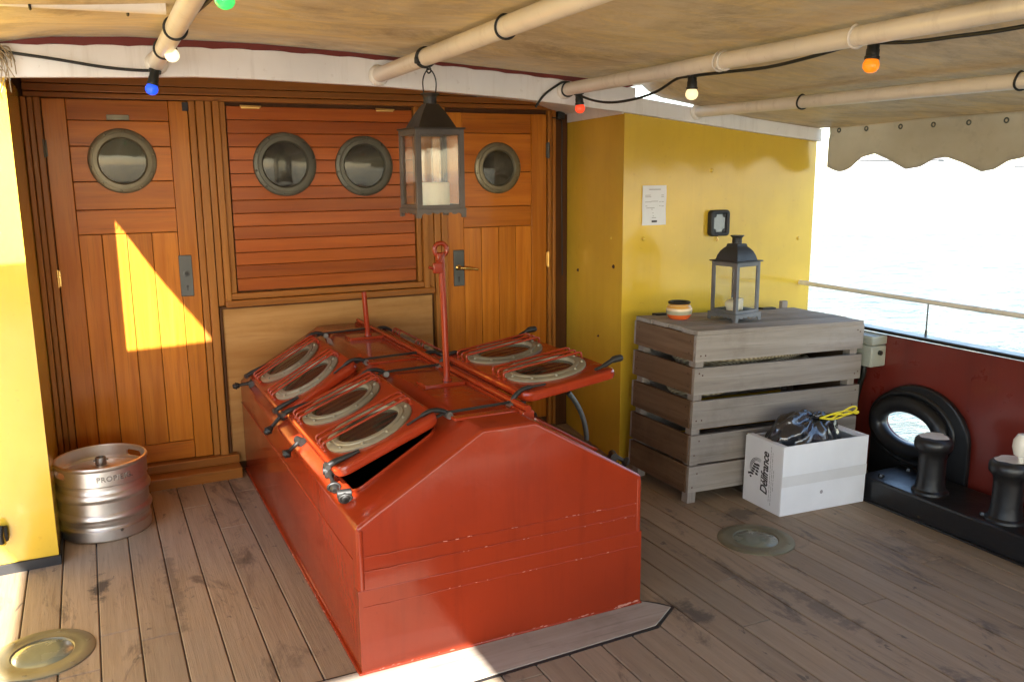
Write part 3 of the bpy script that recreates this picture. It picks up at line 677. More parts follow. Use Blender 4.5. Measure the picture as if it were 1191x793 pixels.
# ------------------------------------------------------------------ lanterns
def lantern(label, loc, rotz, sd, zb, zt, roof, cap, mf, mr, ring_h=None, over=.004, foot=.004, group=None):
    """square candle lantern; sizes in metres; origin at the centre of its foot"""
    t_ = thing('lantern', label, 'lantern', loc, (0, 0, rotz), group); h = sd/2; p = sd*.085
    b = MB()
    for sx in (-1, 1):
        for sy in (-1, 1): b.box(sx*h-(p if sx > 0 else 0), sx*h+(p if sx < 0 else 0), sy*h-(p if sy > 0 else 0), sy*h+(p if sy < 0 else 0), zb, zt, .0015)
    for k in range(4):
        Mx = RZ(90*k)
        b.box(-h+p, h-p, -h+.001, -h+.012, zb, zb+.016, .001, 0, Mx); b.box(-h+p, h-p, -h+.001, -h+.012, zt-.020, zt, .001, 0, Mx)
        for s_ in (-1, 1): b.box(s_*(h-p)-.006, s_*(h-p)+.006, -h+.002, -h+.009, zb+.01, zt-.01, .001, 0, Mx)
    b.box(-h+.002, h-.002, -h+.002, h-.002, zb-.004, zb+.004, .001)
    b.build('frame', mf, t_)
    for k in range(4):
        b = MB(); b.box(-h+p, h-p, -h+.0045, -h+.0065, zb+.012, zt-.016, 0, 0, RZ(90*k)); b.build('pane', 'glass', t_)
    # foot with a cut-out skirt
    b = MB(); g = h+foot
    prof = [(-g, 0)]
    prof += [(-g+.018, 0), (-g+.020, zb*.40), (-g+.030, zb*.58), (-g+.042, zb*.40), (-g+.052, zb*.42), (-g*.38, zb*.66), (-g*.18, zb*.44), (-g*.08, zb*.60), (0, zb*.66)]
    full = prof+[(-x_, z_) for x_, z_ in prof[::-1][1:]]+[(g, zb+.002), (-g, zb+.002)]
    for k in range(4): b.flat(full, (), .004, 0, 0, RZ(90*k) @ T(0, -g+.0025, 0) @ FRONT)
    b.box(-g-.001, g+.001, -g-.001, g+.001, zb-.001, zb+.003, .001)
    b.build('foot', mf, t_)
    b = MB(); e = h+over; b.box(-e, e, -e, e, zt, zt+.006, .0015)
    rs = math.sqrt(2)
    b.lathe([(r_*rs, z_) for r_, z_ in roof], 4, 0, RZ(45))
    b.build('roof', mr, t_, ang=42)
    b = MB(); cr, z0, z1 = cap
    b.lathe([(cr, z0), (cr, z1-.012), (cr*1.05, z1-.008), (cr*1.45, z1), (cr*1.45, z1+.003), (0, z1+.003)], 24, 0)
    c_ = b.build('chimney_cap', mr, t_)
    b = MB()
    for k in range(12):
        for q in (0, 1): b.lathe([(.0045, 0), (0, .0006)], 8, 0, RZ(30*k+15*q) @ T(0, -cr-.0003, z0+(z1-z0)*(.30+.28*q)) @ RX(90))
    b.build('vent_holes', 'blackdull', c_)
    if ring_h:
        b = MB(); b.tube(smooth([(-.022, 0, z1-.004), (-.026, 0, z1+ring_h*.45), (-.018, 0, z1+ring_h*.8), (0, 0, z1+ring_h), (.018, 0, z1+ring_h*.8), (.026, 0, z1+ring_h*.45), (.022, 0, z1-.004)]), .0025, 8)
        b.build('bail', 'hard', t_)
    return t_
lh = lantern('brown grey candle lantern hanging from the awning tube', (1.172, -1.405, 1.338), 0, .187, .030, .316,
             [(.073, .321), (.069, .331), (.056, .356), (.042, .381), (.030, .398), (.024, .408), (.0, .410)], (.024, .405, .443), 'brown_lan', 'brown_roof', .088, .005, .003)
# the candles are things of their own, standing in the lanterns
def candle(label, loc, r, h, prof=None):
    b = MB(); b.lathe(prof or [(0, 0), (r, 0), (r, h-.004), (r-.004, h), (r*.5, h-.004), (0, h-.006)], 28, 0); b.tube([(0, 0, h-.008), (.002, 0, h+.006)], .0016, 6, 1)
    o = b.build('candle', ['wax', 'blackdull'], loc=loc); return tag(o, label, 'candle')
candle('squat cream candle standing inside the hanging lantern', (1.186, -1.405, 1.373), .052, .092)
b = MB(); b.tube(smooth([(1.172, -1.405, 1.866), (1.166, -1.405, 1.872), (1.163, -1.405, 1.862), (1.170, -1.405, 1.855), (1.178, -1.405, 1.862), (1.174, -1.405, 1.876), (1.16, -1.405, 1.886), (1.128, -1.403, 1.900)]), .003, 7)
b.box(1.118, 1.138, -1.415, -1.395, 1.886, 1.910, .004)
b.tube([(1.128, -1.405, 1.892), (1.175, -1.405, 1.878), (1.19, -1.405, 1.895)], .004, 6)
tag(b.build('lantern_hook', 'rubber', shift=(1.16, -1.405, 1.9)), 'black wire hook and tie between the tube and the hanging lantern', 'hook')

# ------------------------------------------------------------------ slatted chest
TILT = R(1.9)
ch = thing('slatted_chest', 'weathered grey slatted wooden chest with a hinged lid', 'chest', (2.37, -1.435, -.011), (0, TILT, 0))
rowz = [(.055, .182), (.196, .328), (.360, .488), (.520, .642), (.672, .790)]
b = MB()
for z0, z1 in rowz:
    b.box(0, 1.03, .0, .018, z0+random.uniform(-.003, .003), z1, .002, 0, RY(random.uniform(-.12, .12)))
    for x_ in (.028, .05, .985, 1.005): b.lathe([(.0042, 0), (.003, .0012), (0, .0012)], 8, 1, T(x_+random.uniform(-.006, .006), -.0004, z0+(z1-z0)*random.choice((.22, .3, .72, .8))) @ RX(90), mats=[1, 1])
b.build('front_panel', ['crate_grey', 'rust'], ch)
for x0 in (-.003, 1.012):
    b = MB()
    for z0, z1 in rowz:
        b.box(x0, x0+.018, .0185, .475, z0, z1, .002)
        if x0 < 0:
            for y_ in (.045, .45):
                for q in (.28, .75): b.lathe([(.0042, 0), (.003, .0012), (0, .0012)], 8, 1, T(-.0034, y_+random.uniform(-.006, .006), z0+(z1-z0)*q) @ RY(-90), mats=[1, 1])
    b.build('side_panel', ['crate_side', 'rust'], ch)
b = MB()
for z0, z1 in rowz: b.box(0, 1.03, .4755, .493, z0, z1, .002)
b.build('back_panel', 'crate_grey', ch)
for x0 in (.0155, .966):
    for y0 in (.019, .428):
        b = MB(); b.box(x0, x0+.046, y0, y0+.046, .0 if x0 < .5 else -.01, .786, .002); b.build('leg', 'crate_post', ch)
b = MB(); b.box(.02, 1.01, .02, .47, .06, .075, .001); b.build('bottom_board', 'crate_grey', ch)
b = MB(); yy = [-.006, .112, .118, .225, .231, .345, .351, .480]
for k in range(4): b.box((.004, .018, .012, .004)[k]-.006, 1.036-(.020, .004, .01, .015)[k], yy[2*k], yy[2*k+1], .791, .812, .0025)
b.build('lid', 'crate_grey', ch)
for x0 in (.10, .78):
    b = MB(); b.box(x0, x0+.09, .452, .484, .813, .822, .002); b.tube([(x0, .486, .815), (x0+.09, .486, .815)], .006, 8); b.build('lid_hinge', 'hard', ch)
b = MB(); b.box(.945, .985, .49, .515, .80, .848, .004); b.build('lid_stop', 'crate_post', ch)
# rope coils inside
b = MB(); random.seed(11); pts = []
for k in range(260):
    a = k*.26; r_ = .15+.03*math.sin(k*.17); pts.append((2.87+(r_+.20)*math.cos(a), -1.20+r_*.95*math.sin(a), .50+.0006*k+.012*math.sin(k*.61)))
b.tube(pts, .014, 8)
pts = []
for k in range(200):
    a = k*.29+1; r_ = .13+.02*math.sin(k*.23); pts.append((2.66+(r_+.06)*math.cos(a), -1.20+r_*1.0*math.sin(a), .47+.0008*k+.01*math.sin(k*.5)))
b.tube(pts, .013, 8)
def ropem():
    t = NT('laid tan rope'); wv = t.n('ShaderNodeTexWave', wave_type='BANDS', bands_direction='DIAGONAL'); t.put(wv.inputs['Vector'], t.co()); wv.inputs['Scale'].default_value = 28; wv.inputs['Distortion'].default_value = 1
    t.out(Base_Color=t.mix(wv.outputs[1], (.20, .15, .085), (.42, .34, .21)), Roughness=.85, Normal=t.bump(wv.outputs[1], .6, .004)); return t.m
M['laid'] = ropem()
tag(b.build('rope_coil', 'laid', shift=(2.8, -1.2, .48)), 'coiled tan rope seen through the gaps of the slatted chest', 'rope')

lt = lantern('blue grey metal candle lantern standing on the slatted chest', (2.795, -1.205, .790), R(8), .161, .036, .282,
             [(.070, .288), (.068, .294), (.064, .310), (.055, .330), (.043, .345), (.035, .352), (.033, .362), (.031, .366), (0, .367)], (.0225, .365, .402), 'zinc', 'zinc_roof', None, .009, .009)
candle('pale round topped candle at the left inside the lantern on the chest', (2.775, -1.215, .831), .030, .06, [(0, 0), (.030, 0), (.031, .018), (.036, .026), (.037, .040), (.030, .050), (.018, .056), (0, .056)])
candle('pale straight candle behind the glass of the lantern on the chest', (2.822, -1.190, .831), .030, .058)
b = MB(); b.lathe([(0, 0), (.040, 0), (.050, .006), (.058, .020), (.0605, .026), (.063, .040), (.0635, .045), (.062, .054), (.061, .057), (.054, .068), (.053, .070), (.046, .073), (.046, .075), (.053, .077), (.055, .083), (.050, .087), (.040, .087), (.036, .078), (0, .076)], 32,
                  mats=[0, 0, 0, 0, 2, 2, 1, 1, 3, 1, 3, 3, 4, 4, 4, 4, 4, 4])
tag(b.build('glazed_pot', ['orange', 'cream_gl', 'sage', 'yel_gl', 'blackdull'], loc=(2.545, -1.10, .795)), 'small round orange and cream striped pot on the slatted chest', 'pot')

# ------------------------------------------------------------------ cardboard box with rubbish bag
cb = thing('cardboard_box', 'open white cardboard box printed in black, before the slatted chest', 'box', (2.660, -1.722, -.016), (0, R(1.2), R(-1.5)))
bw, bd, bh, th = .500, .255, .322, .007
b = MB(); b.box(0, bw, 0, th, 0, bh, .002); b.box(0, bw, bd-th, bd, 0, bh-.012, .002); b.box(.0, th, th+.0005, bd-th-.0005, 0, bh-.002, .002); b.box(bw-th, bw, th+.0005, bd-th-.0005, 0, bh, .002); b.box(th, bw-th, th, bd-th, .004, .012, 0)
b.build('carton', 'card', cb)
b = MB(); b.box(th+.001, .032, th+.002, bd-th-.002, bh-.008, bh-.003, .001, 0); b.build('folded_flap', 'card', cb)
b = MB(); b.box(bw-.05, bw-th, .02, bd-.02, bh-.010, bh-.004, .001); b.build('folded_flap', 'card', cb)
b = MB(); b.box(-.0005, bw+.0005, -.0012, -.0002, .135, .185, 0); b.build('packing_tape', 'tape', cb)
side = Matrix(((0, 0, -1, -.0006), (-1, 0, 0, 0), (0, 1, 0, 0), (0, 0, 0, 1)))     # text plane on the -X side: local x -> -Y, local y -> +Z
def onside(y_, z_, rot): return Matrix.Translation((0, y_, z_)) @ side @ RZ(rot)
b = MB(); b.text('Délifrance', .064, .0008, .28, .0012, onside(.112, .168, 90) @ Matrix.Diagonal((.82, 1, 1, 1)), 0, .92)
b.build('lettering', 'ink', cb)
b = MB()
def arc(r1, cx, cy, a0, a1, t0, t1, n=18):
    P_ = []; Q_ = []
    for k in range(n+1):
        q = k/n; a = R(a0+(a1-a0)*q); tt = t0+(t1-t0)*math.sin(math.pi*q)
        P_.append((cx+(r1+tt)*math.cos(a), cy+(r1+tt)*math.sin(a))); Q_.append((cx+(r1-tt)*math.cos(a), cy+(r1-tt)*math.sin(a)))
    return P_+Q_[::-1]
E_ = onside(.178, .172, 90)
for r1 in (.040, .046, .052): b.flat(arc(r1, .0, -.016, -25, 115, .0004, .0014), (), .0008, 0, 0, E_)
for k in range(5): b.flat([(-.006+.013*k-.034, .020-.002*k), (.003+.013*k-.034, .026-.002*k), (.006+.013*k-.034, .008-.003*k), (-.002+.013*k-.034, .001-.003*k)], (), .0008, 0, 0, E_ @ RZ(-12))
for k in range(4): b.flat([(-.028+.015*k, -.010), (-.019+.015*k, -.004), (-.016+.015*k, -.020), (-.025+.015*k, -.026)], (), .0008, 0, 0, E_ @ RZ(-12))
b.flat([(-.052, .030), (-.043, .036), (-.040, .026), (-.048, .021)], (), .0008, 0, 0, E_); b.flat([(-.040, .046), (-.030, .048), (-.026, .030), (-.034, .028)], (), .0008, 0, 0, E_)
b.build('emblem', 'ink', cb)
b = MB(); random.seed(5)
for (yy_, z0, z1) in ((.078, .045, .30), (.066, .03, .27), (.055, .10, .20), (.135, .10, .135)):
    z_ = z0
    while z_ < z1:
        l_ = random.uniform(.006, .02); b.box(-.0010, -.0002, yy_, yy_+.0022, z_, z_+l_, 0); z_ += l_+.004
b.build('small_print', 'greyink', cb)
b = MB(); b.lathe([(.009, 0), (0, .0006)], 14, 0, T(.235, -.0003, .085) @ RX(90)); b.build('round_mark', 'greyink', cb)

def bag():
    t_ = thing('rubbish_bag', 'shiny black rubbish bag tied with a yellow drawstring in the cardboard box', 'bag', (2.895, -1.60, .240))
    bm_ = bmesh.new(); bmesh.ops.create_uvsphere(bm_, u_segments=96, v_segments=56, radius=1)
    K = Vector((.20, -.42, .88)).normalized()
    for v in bm_.verts:
        p = v.co.copy(); n_ = p.normalized()
        dist = math.acos(max(-1, min(1, n_.dot(K)))); t1 = K.orthogonal().normalized(); t2 = K.cross(t1)
        an = math.atan2(n_.dot(t2), n_.dot(t1))
        w_ = 1.6*mnoise.noise(n_*1.7)
        pleat = math.sin(an*7+2.2*w_)*.060*math.exp(-dist*.7)+math.sin(an*15+3.5*w_)*.030*math.exp(-dist*1.0)
        crump = .16*mnoise.noise(n_*1.6+Vector((3, 1, 2)))+.07*mnoise.noise(n_*4.1)
        pinch = -.16*math.exp(-(dist/.16)**2)
        s_ = 1+pleat+crump+pinch
        v.co = Vector((n_.x*.205*s_, n_.y*.108*s_, n_.z*.185*s_))
        v.co.z = max(v.co.z, -.10)
    b = MB(); b.add(bm_, None, None, 55)
    # gathered neck
    kp = Vector((K.x*.205*.86, K.y*.108*.86, K.z*.185*.86))
    for k in range(7):
        a = k*.9; b.tube(smooth([kp-K*.02, kp+Vector((.012*math.cos(a), .012*math.sin(a), .015)), kp+Vector((.030*math.cos(a)+.02, .022*math.sin(a), .020+.008*math.sin(3*k)))]), [.010]*6+[.009]*6+[.004], 7)
    b.build('film', 'bag', t_, ang=60)
    b = MB(); k0 = kp+Vector((.0, -.02, .008))
    b.tube(smooth([k0, k0+Vector((.06, -.012, .012)), k0+Vector((.13, -.02, .006)), k0+Vector((.19, -.02, .012)), k0+Vector((.215, -.012, .024)), k0+Vector((.19, -.006, .030)), k0+Vector((.12, -.010, .012)), k0+Vector((.05, -.02, -.004)), k0], 8), .0042, 7)
    b.tube(smooth([k0+Vector((0, -.004, 0)), k0+Vector((.07, -.02, .018)), k0+Vector((.14, -.026, .022)), k0+Vector((.195, -.03, .004)), k0+Vector((.21, -.024, .010)), k0+Vector((.15, -.02, .002)), k0+Vector((.06, -.028, -.006)), k0], 8), .0042, 7)
    b.build('drawstring', 'cord_y', t_)
bag()

# ------------------------------------------------------------------ keg
kg = thing('beer_keg', 'dented stainless steel beer keg beside the left door', 'keg', (-.035, -.50, -.008))
prof = [(.0, .012), (.160, .012), (.170, 0), (.178, .002), (.182, .008), (.182, .048), (.176, .054), (.175, .062), (.179, .068), (.180, .080), (.188, .090), (.190, .098), (.188, .106), (.180, .116), (.1795, .150), (.180, .162), (.188, .173), (.190, .181), (.188, .189), (.180, .200), (.179, .212), (.175, .218), (.175, .226), (.181, .233), (.1815, .292), (.185, .297), (.186, .303), (.183, .309), (.177, .310), (.174, .305), (.1745, .296), (.174, .262), (.168, .252), (.12, .262), (.06, .270), (.032, .272)]
prof = [(r_, z_*1.05) for r_, z_ in prof]
b = MB(); b.lathe(prof+[(.032, .288), (0, .288)], 96, 0)
ko = b.build('shell', ['steel', 'dark'], kg, ang=28)
def cutter(fn):
    b = MB(); fn(b); me = bpy.data.meshes.new('cut'); b.bm.to_mesh(me); b.bm.free(); o = bpy.data.objects.new('cut', me); C.objects.link(o); return o
def boolean(o, fn):
    c_ = cutter(fn); md = o.modifiers.new('b', 'BOOLEAN'); md.object = c_; md.operation = 'DIFFERENCE'; md.solver = 'EXACT'; md.use_self = True
    bpy.context.view_layer.update(); dg = bpy.context.evaluated_depsgraph_get(); me = bpy.data.meshes.new_from_object(o.evaluated_get(dg))
    o.modifiers.clear(); old = o.data; o.data = me; me.name = o.name; bpy.data.meshes.remove(old); bpy.data.objects.remove(c_)
def kegcut(b):
    for a in (205, 38):
        b.flat(rrect(-.045, .045, -.014, .014, .0135), (), .10, 0, 0, T(-.035, -.50, -.008) @ RZ(a) @ T(.18, 0, .288) @ RZ(90) @ RX(90))
    b.lathe([(.006, -.03), (.006, .03)], 12, 0, T(-.035, -.50, -.008) @ RZ(-72) @ T(.18, 0, .045) @ RY(90))
boolean(ko, kegcut)
ko.data.shade_smooth(); ko.data.set_sharp_from_angle(angle=R(28))
b = MB(); b.lathe([(.022, .284), (.022, .318), (.019, .322), (.015, .322), (.014, .310), (.007, .308), (.006, .314), (0, .314)], 28, 0); b.box(-.030, .030, -.005, .005, .304, .312, .002); b.build('spear_valve', 'bolt', kg)
b = MB(); b.text('PROP/EIG.', .031, .005, 0, .0004, None, 0, 1.1)
R_ = .1835
def wrap(v, a0=-74):
    a = R(a0)+v.x/R_; rad = R_+v.z*.7
    return Vector((rad*math.cos(a), rad*math.sin(a), 0.275+v.y))
for v in b.bm.verts: v.co = wrap(v.co.copy())
b.build('raised_lettering', 'bolt', kg)

# ------------------------------------------------------------------ flush deck lights
for (x_, y_, lab) in ((2.39, -1.875, 'round bronze deck light let into the planks near the cardboard box'), (-.25, -1.53, 'round bronze deck light let into the planks below the keg')):
    t_ = thing('deck_light', lab, 'deck light', (x_, y_, camber(x_)), group='flush deck lights')
    b = MB(); b.lathe([(.156, -.004), (.156, .005), (.150, .008), (.118, .009), (.114, .0075), (.094, .0085), (.090, .004)], 56, 0)
    for k in range(6): b.lathe([(.007, 0), (.006, .0015), (0, .0015)], 10, 0, RZ(60*k+10) @ T(.134, 0, .0082))
    b.build('rim', 'bronze', t_)
    b = MB(); b.lathe([(.0925, .003), (.085, .007), (.05, .010), (0, .011)], 40, 0); b.build('lens', 'lens', t_)

# ------------------------------------------------------------------ bulwark, rail, bitts
bul = thing('bulwark', 'dark red painted steel bulwark along the ship side', 'bulwark', (3.55, -1.7, 0)); BB = Vector((3.55, -1.7, 0))
YZ = Matrix(((0, 0, 1, 0), (1, 0, 0, 0), (0, 1, 0, 0), (0, 0, 0, 1)))        # flat x->Y, y->Z, thickness along X
b = MB(); HC = (-1.66, .262)
b.flat([(-9+1.7, -2.2), (.9, -2.2), (.9, .685), (-9+1.7, .70)], [circ(HC[0]+1.7, HC[1], .16, 40, .085)], .012, .001, 0, T(.006, 0, 0) @ YZ)
for y_ in (-2.95, -4.4): b.flat([(0, -.03), (.0, .66), (-.05, .66), (-.30, -.03)], (), .012, .001, 0, T(0, y_+1.7, 0) @ FRONT)
b.build('plating', 'red_dark', bul)
b = MB(); b.box(-.022, .055, -7.3, .9, .695, .713, .006); b.build('capping', 'black', bul)
b = MB()
arch = [(-.275, -.04)]+[(-.275+.0*k, .20) for k in (0,)]+[(.275*math.cos(R(180-180*k/20)), .235+.245*math.sin(R(180*k/20))) for k in range(1, 20)]+[(.275, .20), (.275, -.04)]
arch = [(-p[0]-.01, p[1]) for p in arch]
b.flat(arch, [circ(.04, HC[1], .15, 40, .08)], .030, .008, 0, T(-.020, 0, 0) @ YZ)
ov = [Vector((-.035, .04+.183*math.cos(a), HC[1]+.115*math.sin(a))) for a in [k*math.pi/24 for k in range(48)]]
b.tube(ov, .042, 14, 0, True)
ov = [Vector((-.032, .030+.235*math.cos(a), HC[1]+.172*math.sin(a))) for a in [k*math.pi/24 for k in range(48)]]
b.tube(ov, .014, 10, 0, True)
b.build('fairlead', 'black', bul)
b = MB(); b.tube([(.05, .9, .876), (.05, -.2, .874), (.05, -1.5, .872), (.05, -7, .88)], .0125, 12); b.build('hand_rail', 'cream', bul)
for y_ in (-1.648, -3.2, -4.8):
    b = MB(); b.tube([(.05, y_+1.7, .70), (.05, y_+1.7, .868)], .0035, 8); b.tube([(.05, y_+1.7, .705), (.05, y_+1.7, .735)], .006, 8); b.build('rail_stanchion', 'pewter', bul)
b = MB(); b.box(-.003, .0, -.0, .035, .30, .318, 0); 
jb = thing('junction_box', 'grey green plastic box on the bulwark behind the slatted chest', 'electrical box', (3.50, -1.36, .53))
b.bm.free(); b = MB(); b.box(-.055, .048, -.110, .10, .0, .108, .008); b.build('case', 'plastic_g', jb)
b = MB(); b.box(-.057, .048, -.113, .102, .111, .158, .008); b.build('cover', 'plastic_g', jb)
b = MB(); b.lathe([(.012, 0), (.012, .012), (.007, .014), (0, .014)], 14, 0, T(.0, -.110, .072) @ RX(90)); b.tube(smooth([(-.01, -.03, .0), (-.012, -.03, -.05), (.0, -.0, -.12), (.02, .05, -.3)]), .014, 8); b.build('cable_entry', 'rubber', jb)

bt = thing('mooring_bitts', 'black mooring bitts with two worn topped bollards on a long base', 'bitts', (3.23, -2.15, -.03))
b = MB(); b.box(-.045, .26, -2.2, .48, 0, .115, .012); b.box(-.06, .28, -2.2, .48, -.01, .010, .004)
for k in range(5):
    for x_ in (.02, .20): b.lathe([(0, .014), (.010, .013), (.014, .004), (.014, -.004)], 6, 0, T(x_, .40-.07*(k % 2)-.45*k, .115))
b.build('base', 'black', bt)
for yb in (.165, -.195):
    b = MB(); b.lathe([(.078, .0), (.076, .012), (.064, .020), (.058, .06), (.057, .16), (.060, .185), (.072, .200), (.079, .210), (.080, .228), (.077, .244), (.066, .254), (.052, .258), (0, .259)], 36, 0, T(.055, yb, .113))
    bo = b.build('bollard', 'black', bt)
    b = MB(); bm_ = bmesh.new(); cpts = [bm_.verts.new((.055+(.058+.006*math.sin(3*a)+.004*math.sin(7*a))*math.cos(a), yb+(.058+.006*math.sin(3*a)+.004*math.cos(5*a))*math.sin(a), .113+.259)) for a in [k*math.pi/20 for k in range(40)]]
    c0 = bm_.verts.new((.055, yb, .113+.2605))
    for k in range(40): bm_.faces.new((cpts[k], cpts[(k+1) % 40], c0))
    b.add(bm_); b.build('worn_top', 'white', bo)
b = MB(); b.lathe([(0, .12), (.02, .115), (.034, .09), (.036, .06), (.028, .03), (.012, .022), (.010, .0), (0, 0)], 18, 0)
tag(b.build('pale_float', 'cream', loc=(3.285, -2.385, .343)), 'small pale float resting on the rear bollard', 'float')

# ------------------------------------------------------------------ skylight
sk = thing('ship_skylight', 'glossy red steel deck skylight with raised round window lids', 'skylight', (1.135, -1.06, 0)); K0 = Vector((1.135, -1.06, 0))
XL, XR, Z0, Z1, XA, XB, YF, YB = .632-1.135, 1.638-1.135, .476, .722, 1.043-1.135, 1.229-1.135, -2.132+1.06, -.02+1.06
sl_l = math.atan2(Z1-Z0, XA-XL); slope = math.degrees(sl_l)
b = MB(); pent = [(XL, -.02), (XR, -.02), (XR, Z0), (XB, Z1), (XA, Z1), (XL, Z0)]
bm_ = bmesh.new(); fA = [bm_.verts.new((p[0], YF, p[1])) for p in pent]; fB = [bm_.verts.new((p[0], YB, p[1])) for p in pent]
bm_.faces.new(fA); bm_.faces.new(fB[::-1])
for k in range(6): bm_.faces.new((fA[k], fB[k], fB[(k+1) % 6], fA[(k+1) % 6]))
bmesh.ops.recalc_face_normals(bm_, faces=bm_.faces)
bmesh.ops.bevel(bm_, geom=list(bm_.edges), offset=.011, segments=4, affect='EDGES', profile=.5)
b.add(bm_); so_ = b.build('coaming', ['red', 'dark'], sk, ang=30)
def LID(side, v):      # frame on a slope: x down the slope from the hinge, y along the ship, z out of the slope
    pass
hx_l, hx_r = .985-1.135, 1.287-1.135
def slope_frame(sidesign, ang):
    hx = hx_l if sidesign < 0 else hx_r
    hz = Z1-(XA-hx_l)*math.tan(sl_l) if sidesign < 0 else Z1-(hx_r-XB)*math.tan(sl_l)
    a = R(ang); ux = Vector((sidesign*math.cos(a), 0, -math.sin(a))); uz = Vector((sidesign*math.sin(a), 0, math.cos(a))); uy = Vector((0, 1, 0))
    return Matrix(((ux.x, uy.x, uz.x, hx), (ux.y, uy.y, uz.y, 0), (ux.z, uy.z, uz.z, hz), (0, 0, 0, 1)))
OPEN = [(-1.965+1.06, -1.205+1.06), (-1.03+1.06, -.245+1.06)]
def inner(b):
    p2 = [(XL+.012, .03), (XR-.012, .03), (XR-.012, Z0-.006), (XB-.003, Z1-.013), (XA+.003, Z1-.013), (XL+.012, Z0-.006)]
    b.flat([(x_+1.135, z_) for x_, z_ in p2], (), (YB-YF)-.024, 0, 0, T(0, -1.06+(YB+YF)/2, 0) @ FRONT)
    for sgn in (-1, 1):
        F_ = Matrix.Translation(K0) @ slope_frame(sgn, slope)
        for (y0, y1) in OPEN: b.flat(rrect(.022, .345, y0+.032, y1-.05, .035), (), .08, 0, 0, F_)
boolean(so_, inner)
for pl in so_.data.polygons:
    c_ = pl.center; top_ = Z0+(min(c_.x-XL, XR-c_.x))*math.tan(sl_l)
    inside = XL+.006 < c_.x < XR-.006 and YF+.006 < c_.y < YB-.006 and c_.z < min(top_, Z1)-.005
    pl.material_index = 1 if inside else 0  # inner faces coloured near black for the shade inside
so_.data.shade_smooth(); so_.data.set_sharp_from_angle(angle=R(30))
# welded seams, plate lap on the front
b = MB()
for z_, dz, r_ in ((.381, -.002, .0022), (.335, .002, .0026), (.222, .0, .0026)): b.tube([(XL+.012+(XR-XL-.024)*k/24, YF-.0002+.0006*math.sin(5*k), z_+dz*k/24+.0012*math.sin(2.3*k)) for k in range(25)], r_, 6)
b.box(XL-.0012, XR+.0012, YF-.0015, YF+.03, .010, .276, .001)
b.box(XL-.002, XR+.002, YF-.003, YF+.02, -.002, .012, .004)
for x_ in (XL, XR): b.tube([(x_+(.012 if x_ < 0 else -.012), YF+.004, .28), (x_+(.012 if x_ < 0 else -.012), YF+.004, Z0-.01)], .009, 8)
b.box(XL-.010, XL+.01, YF-.004, YB, -.002, .012, .004); b.box(XR-.01, XR+.008, YF-.004, YB, -.002, .012, .004)
b.tube([(XL-.001, YF+.05, .36), (XL-.001, YB, .36)], .0022, 6)
random.seed(13)
def chips(p0, p1, n, sz, jit):
    p0, p1 = Vector(p0), Vector(p1)
    for k in range(n):
        q = random.random()**.8; p = p0.lerp(p1, q)+Vector((random.uniform(-jit, jit), 0, random.uniform(-jit, jit))); l_ = sz*random.uniform(.3, 1.6)
        b.lathe([(l_*.5, -.0005), (l_*.35, .0006), (0, .0007)], 7, 1, T(*p) @ ROT @ RZ(random.uniform(-4, 8)) @ Matrix.Diagonal((1, random.uniform(.10, .26), 1, 1)), mats=[1, 1])
ROT = RX(90)
for z_ in (.381, .335, .222): chips((XR-.02, YF-.0018, z_), (XL+.25, YF-.0018, z_+.001), 18, .010, .0010)
chips((XL+.02, YF-.003, .013), (XR-.01, YF-.003, .012), 30, .011, .003); chips((XR-.014, YF-.003, .015), (XR-.10, YF-.003, .012), 16, .018, .004)
ROT = RZ(90) @ RX(90)
for _ in range(1): chips((XL-.0105, YF+.05, .012), (XL-.0105, YB-.3, .012), 36, .012, .002); chips((XL-.0022, YF+.3, .36), (XL-.0022, YB-.2, .36), 26, .009, .0010)
b.build('plate_seams', ['red', 'chip'], sk)
# raised ribs across the top plate and the ridge bar on the starboard hinge line
b = MB()
for y_ in (-1.98, -1.20, -1.04, -.235): b.box(hx_l+.02, hx_r-.02, y_+1.06-.018, y_+1.06+.018, Z1-.004, Z1+.005, .002)
b.box(-.07, .09, -1.518+1.06-.05, -1.518+1.06+.05, Z1-.002, Z1+.012, .003); b.box(-.06, .13, -.47+1.06-.05, -.47+1.06+.05, Z1-.002, Z1+.012, .003)
for F_, y0, y1 in ((1, -2.0, -1.22), (1, -1.02, -.12), (-1, -2.0, -1.22), (-1, -1.02, -.12)):
    pass
b.tube([(hx_r-.035, YF+.10, Z1+.014), (hx_r-.035, YB-.02, Z1+.014)], .012, 10)
b.box(hx_r-.055, hx_r-.012, YF+.10, YB-.02, Z1-.03, Z1+.006, .003)
b.build('ridge_bars', 'red', sk)
for sgn in (-1, 1):
    F_ = slope_frame(sgn, slope)
    for (y0, y1) in OPEN:
        b = MB(); b.flat(rrect(.012, .355, y0+.022, y1-.040, .045), [rrect(.020, .347, y0+.030, y1-.048, .037)], .010, .002, 0, F_ @ T(0, 0, .004)); b.build('opening_rim', 'red', sk)
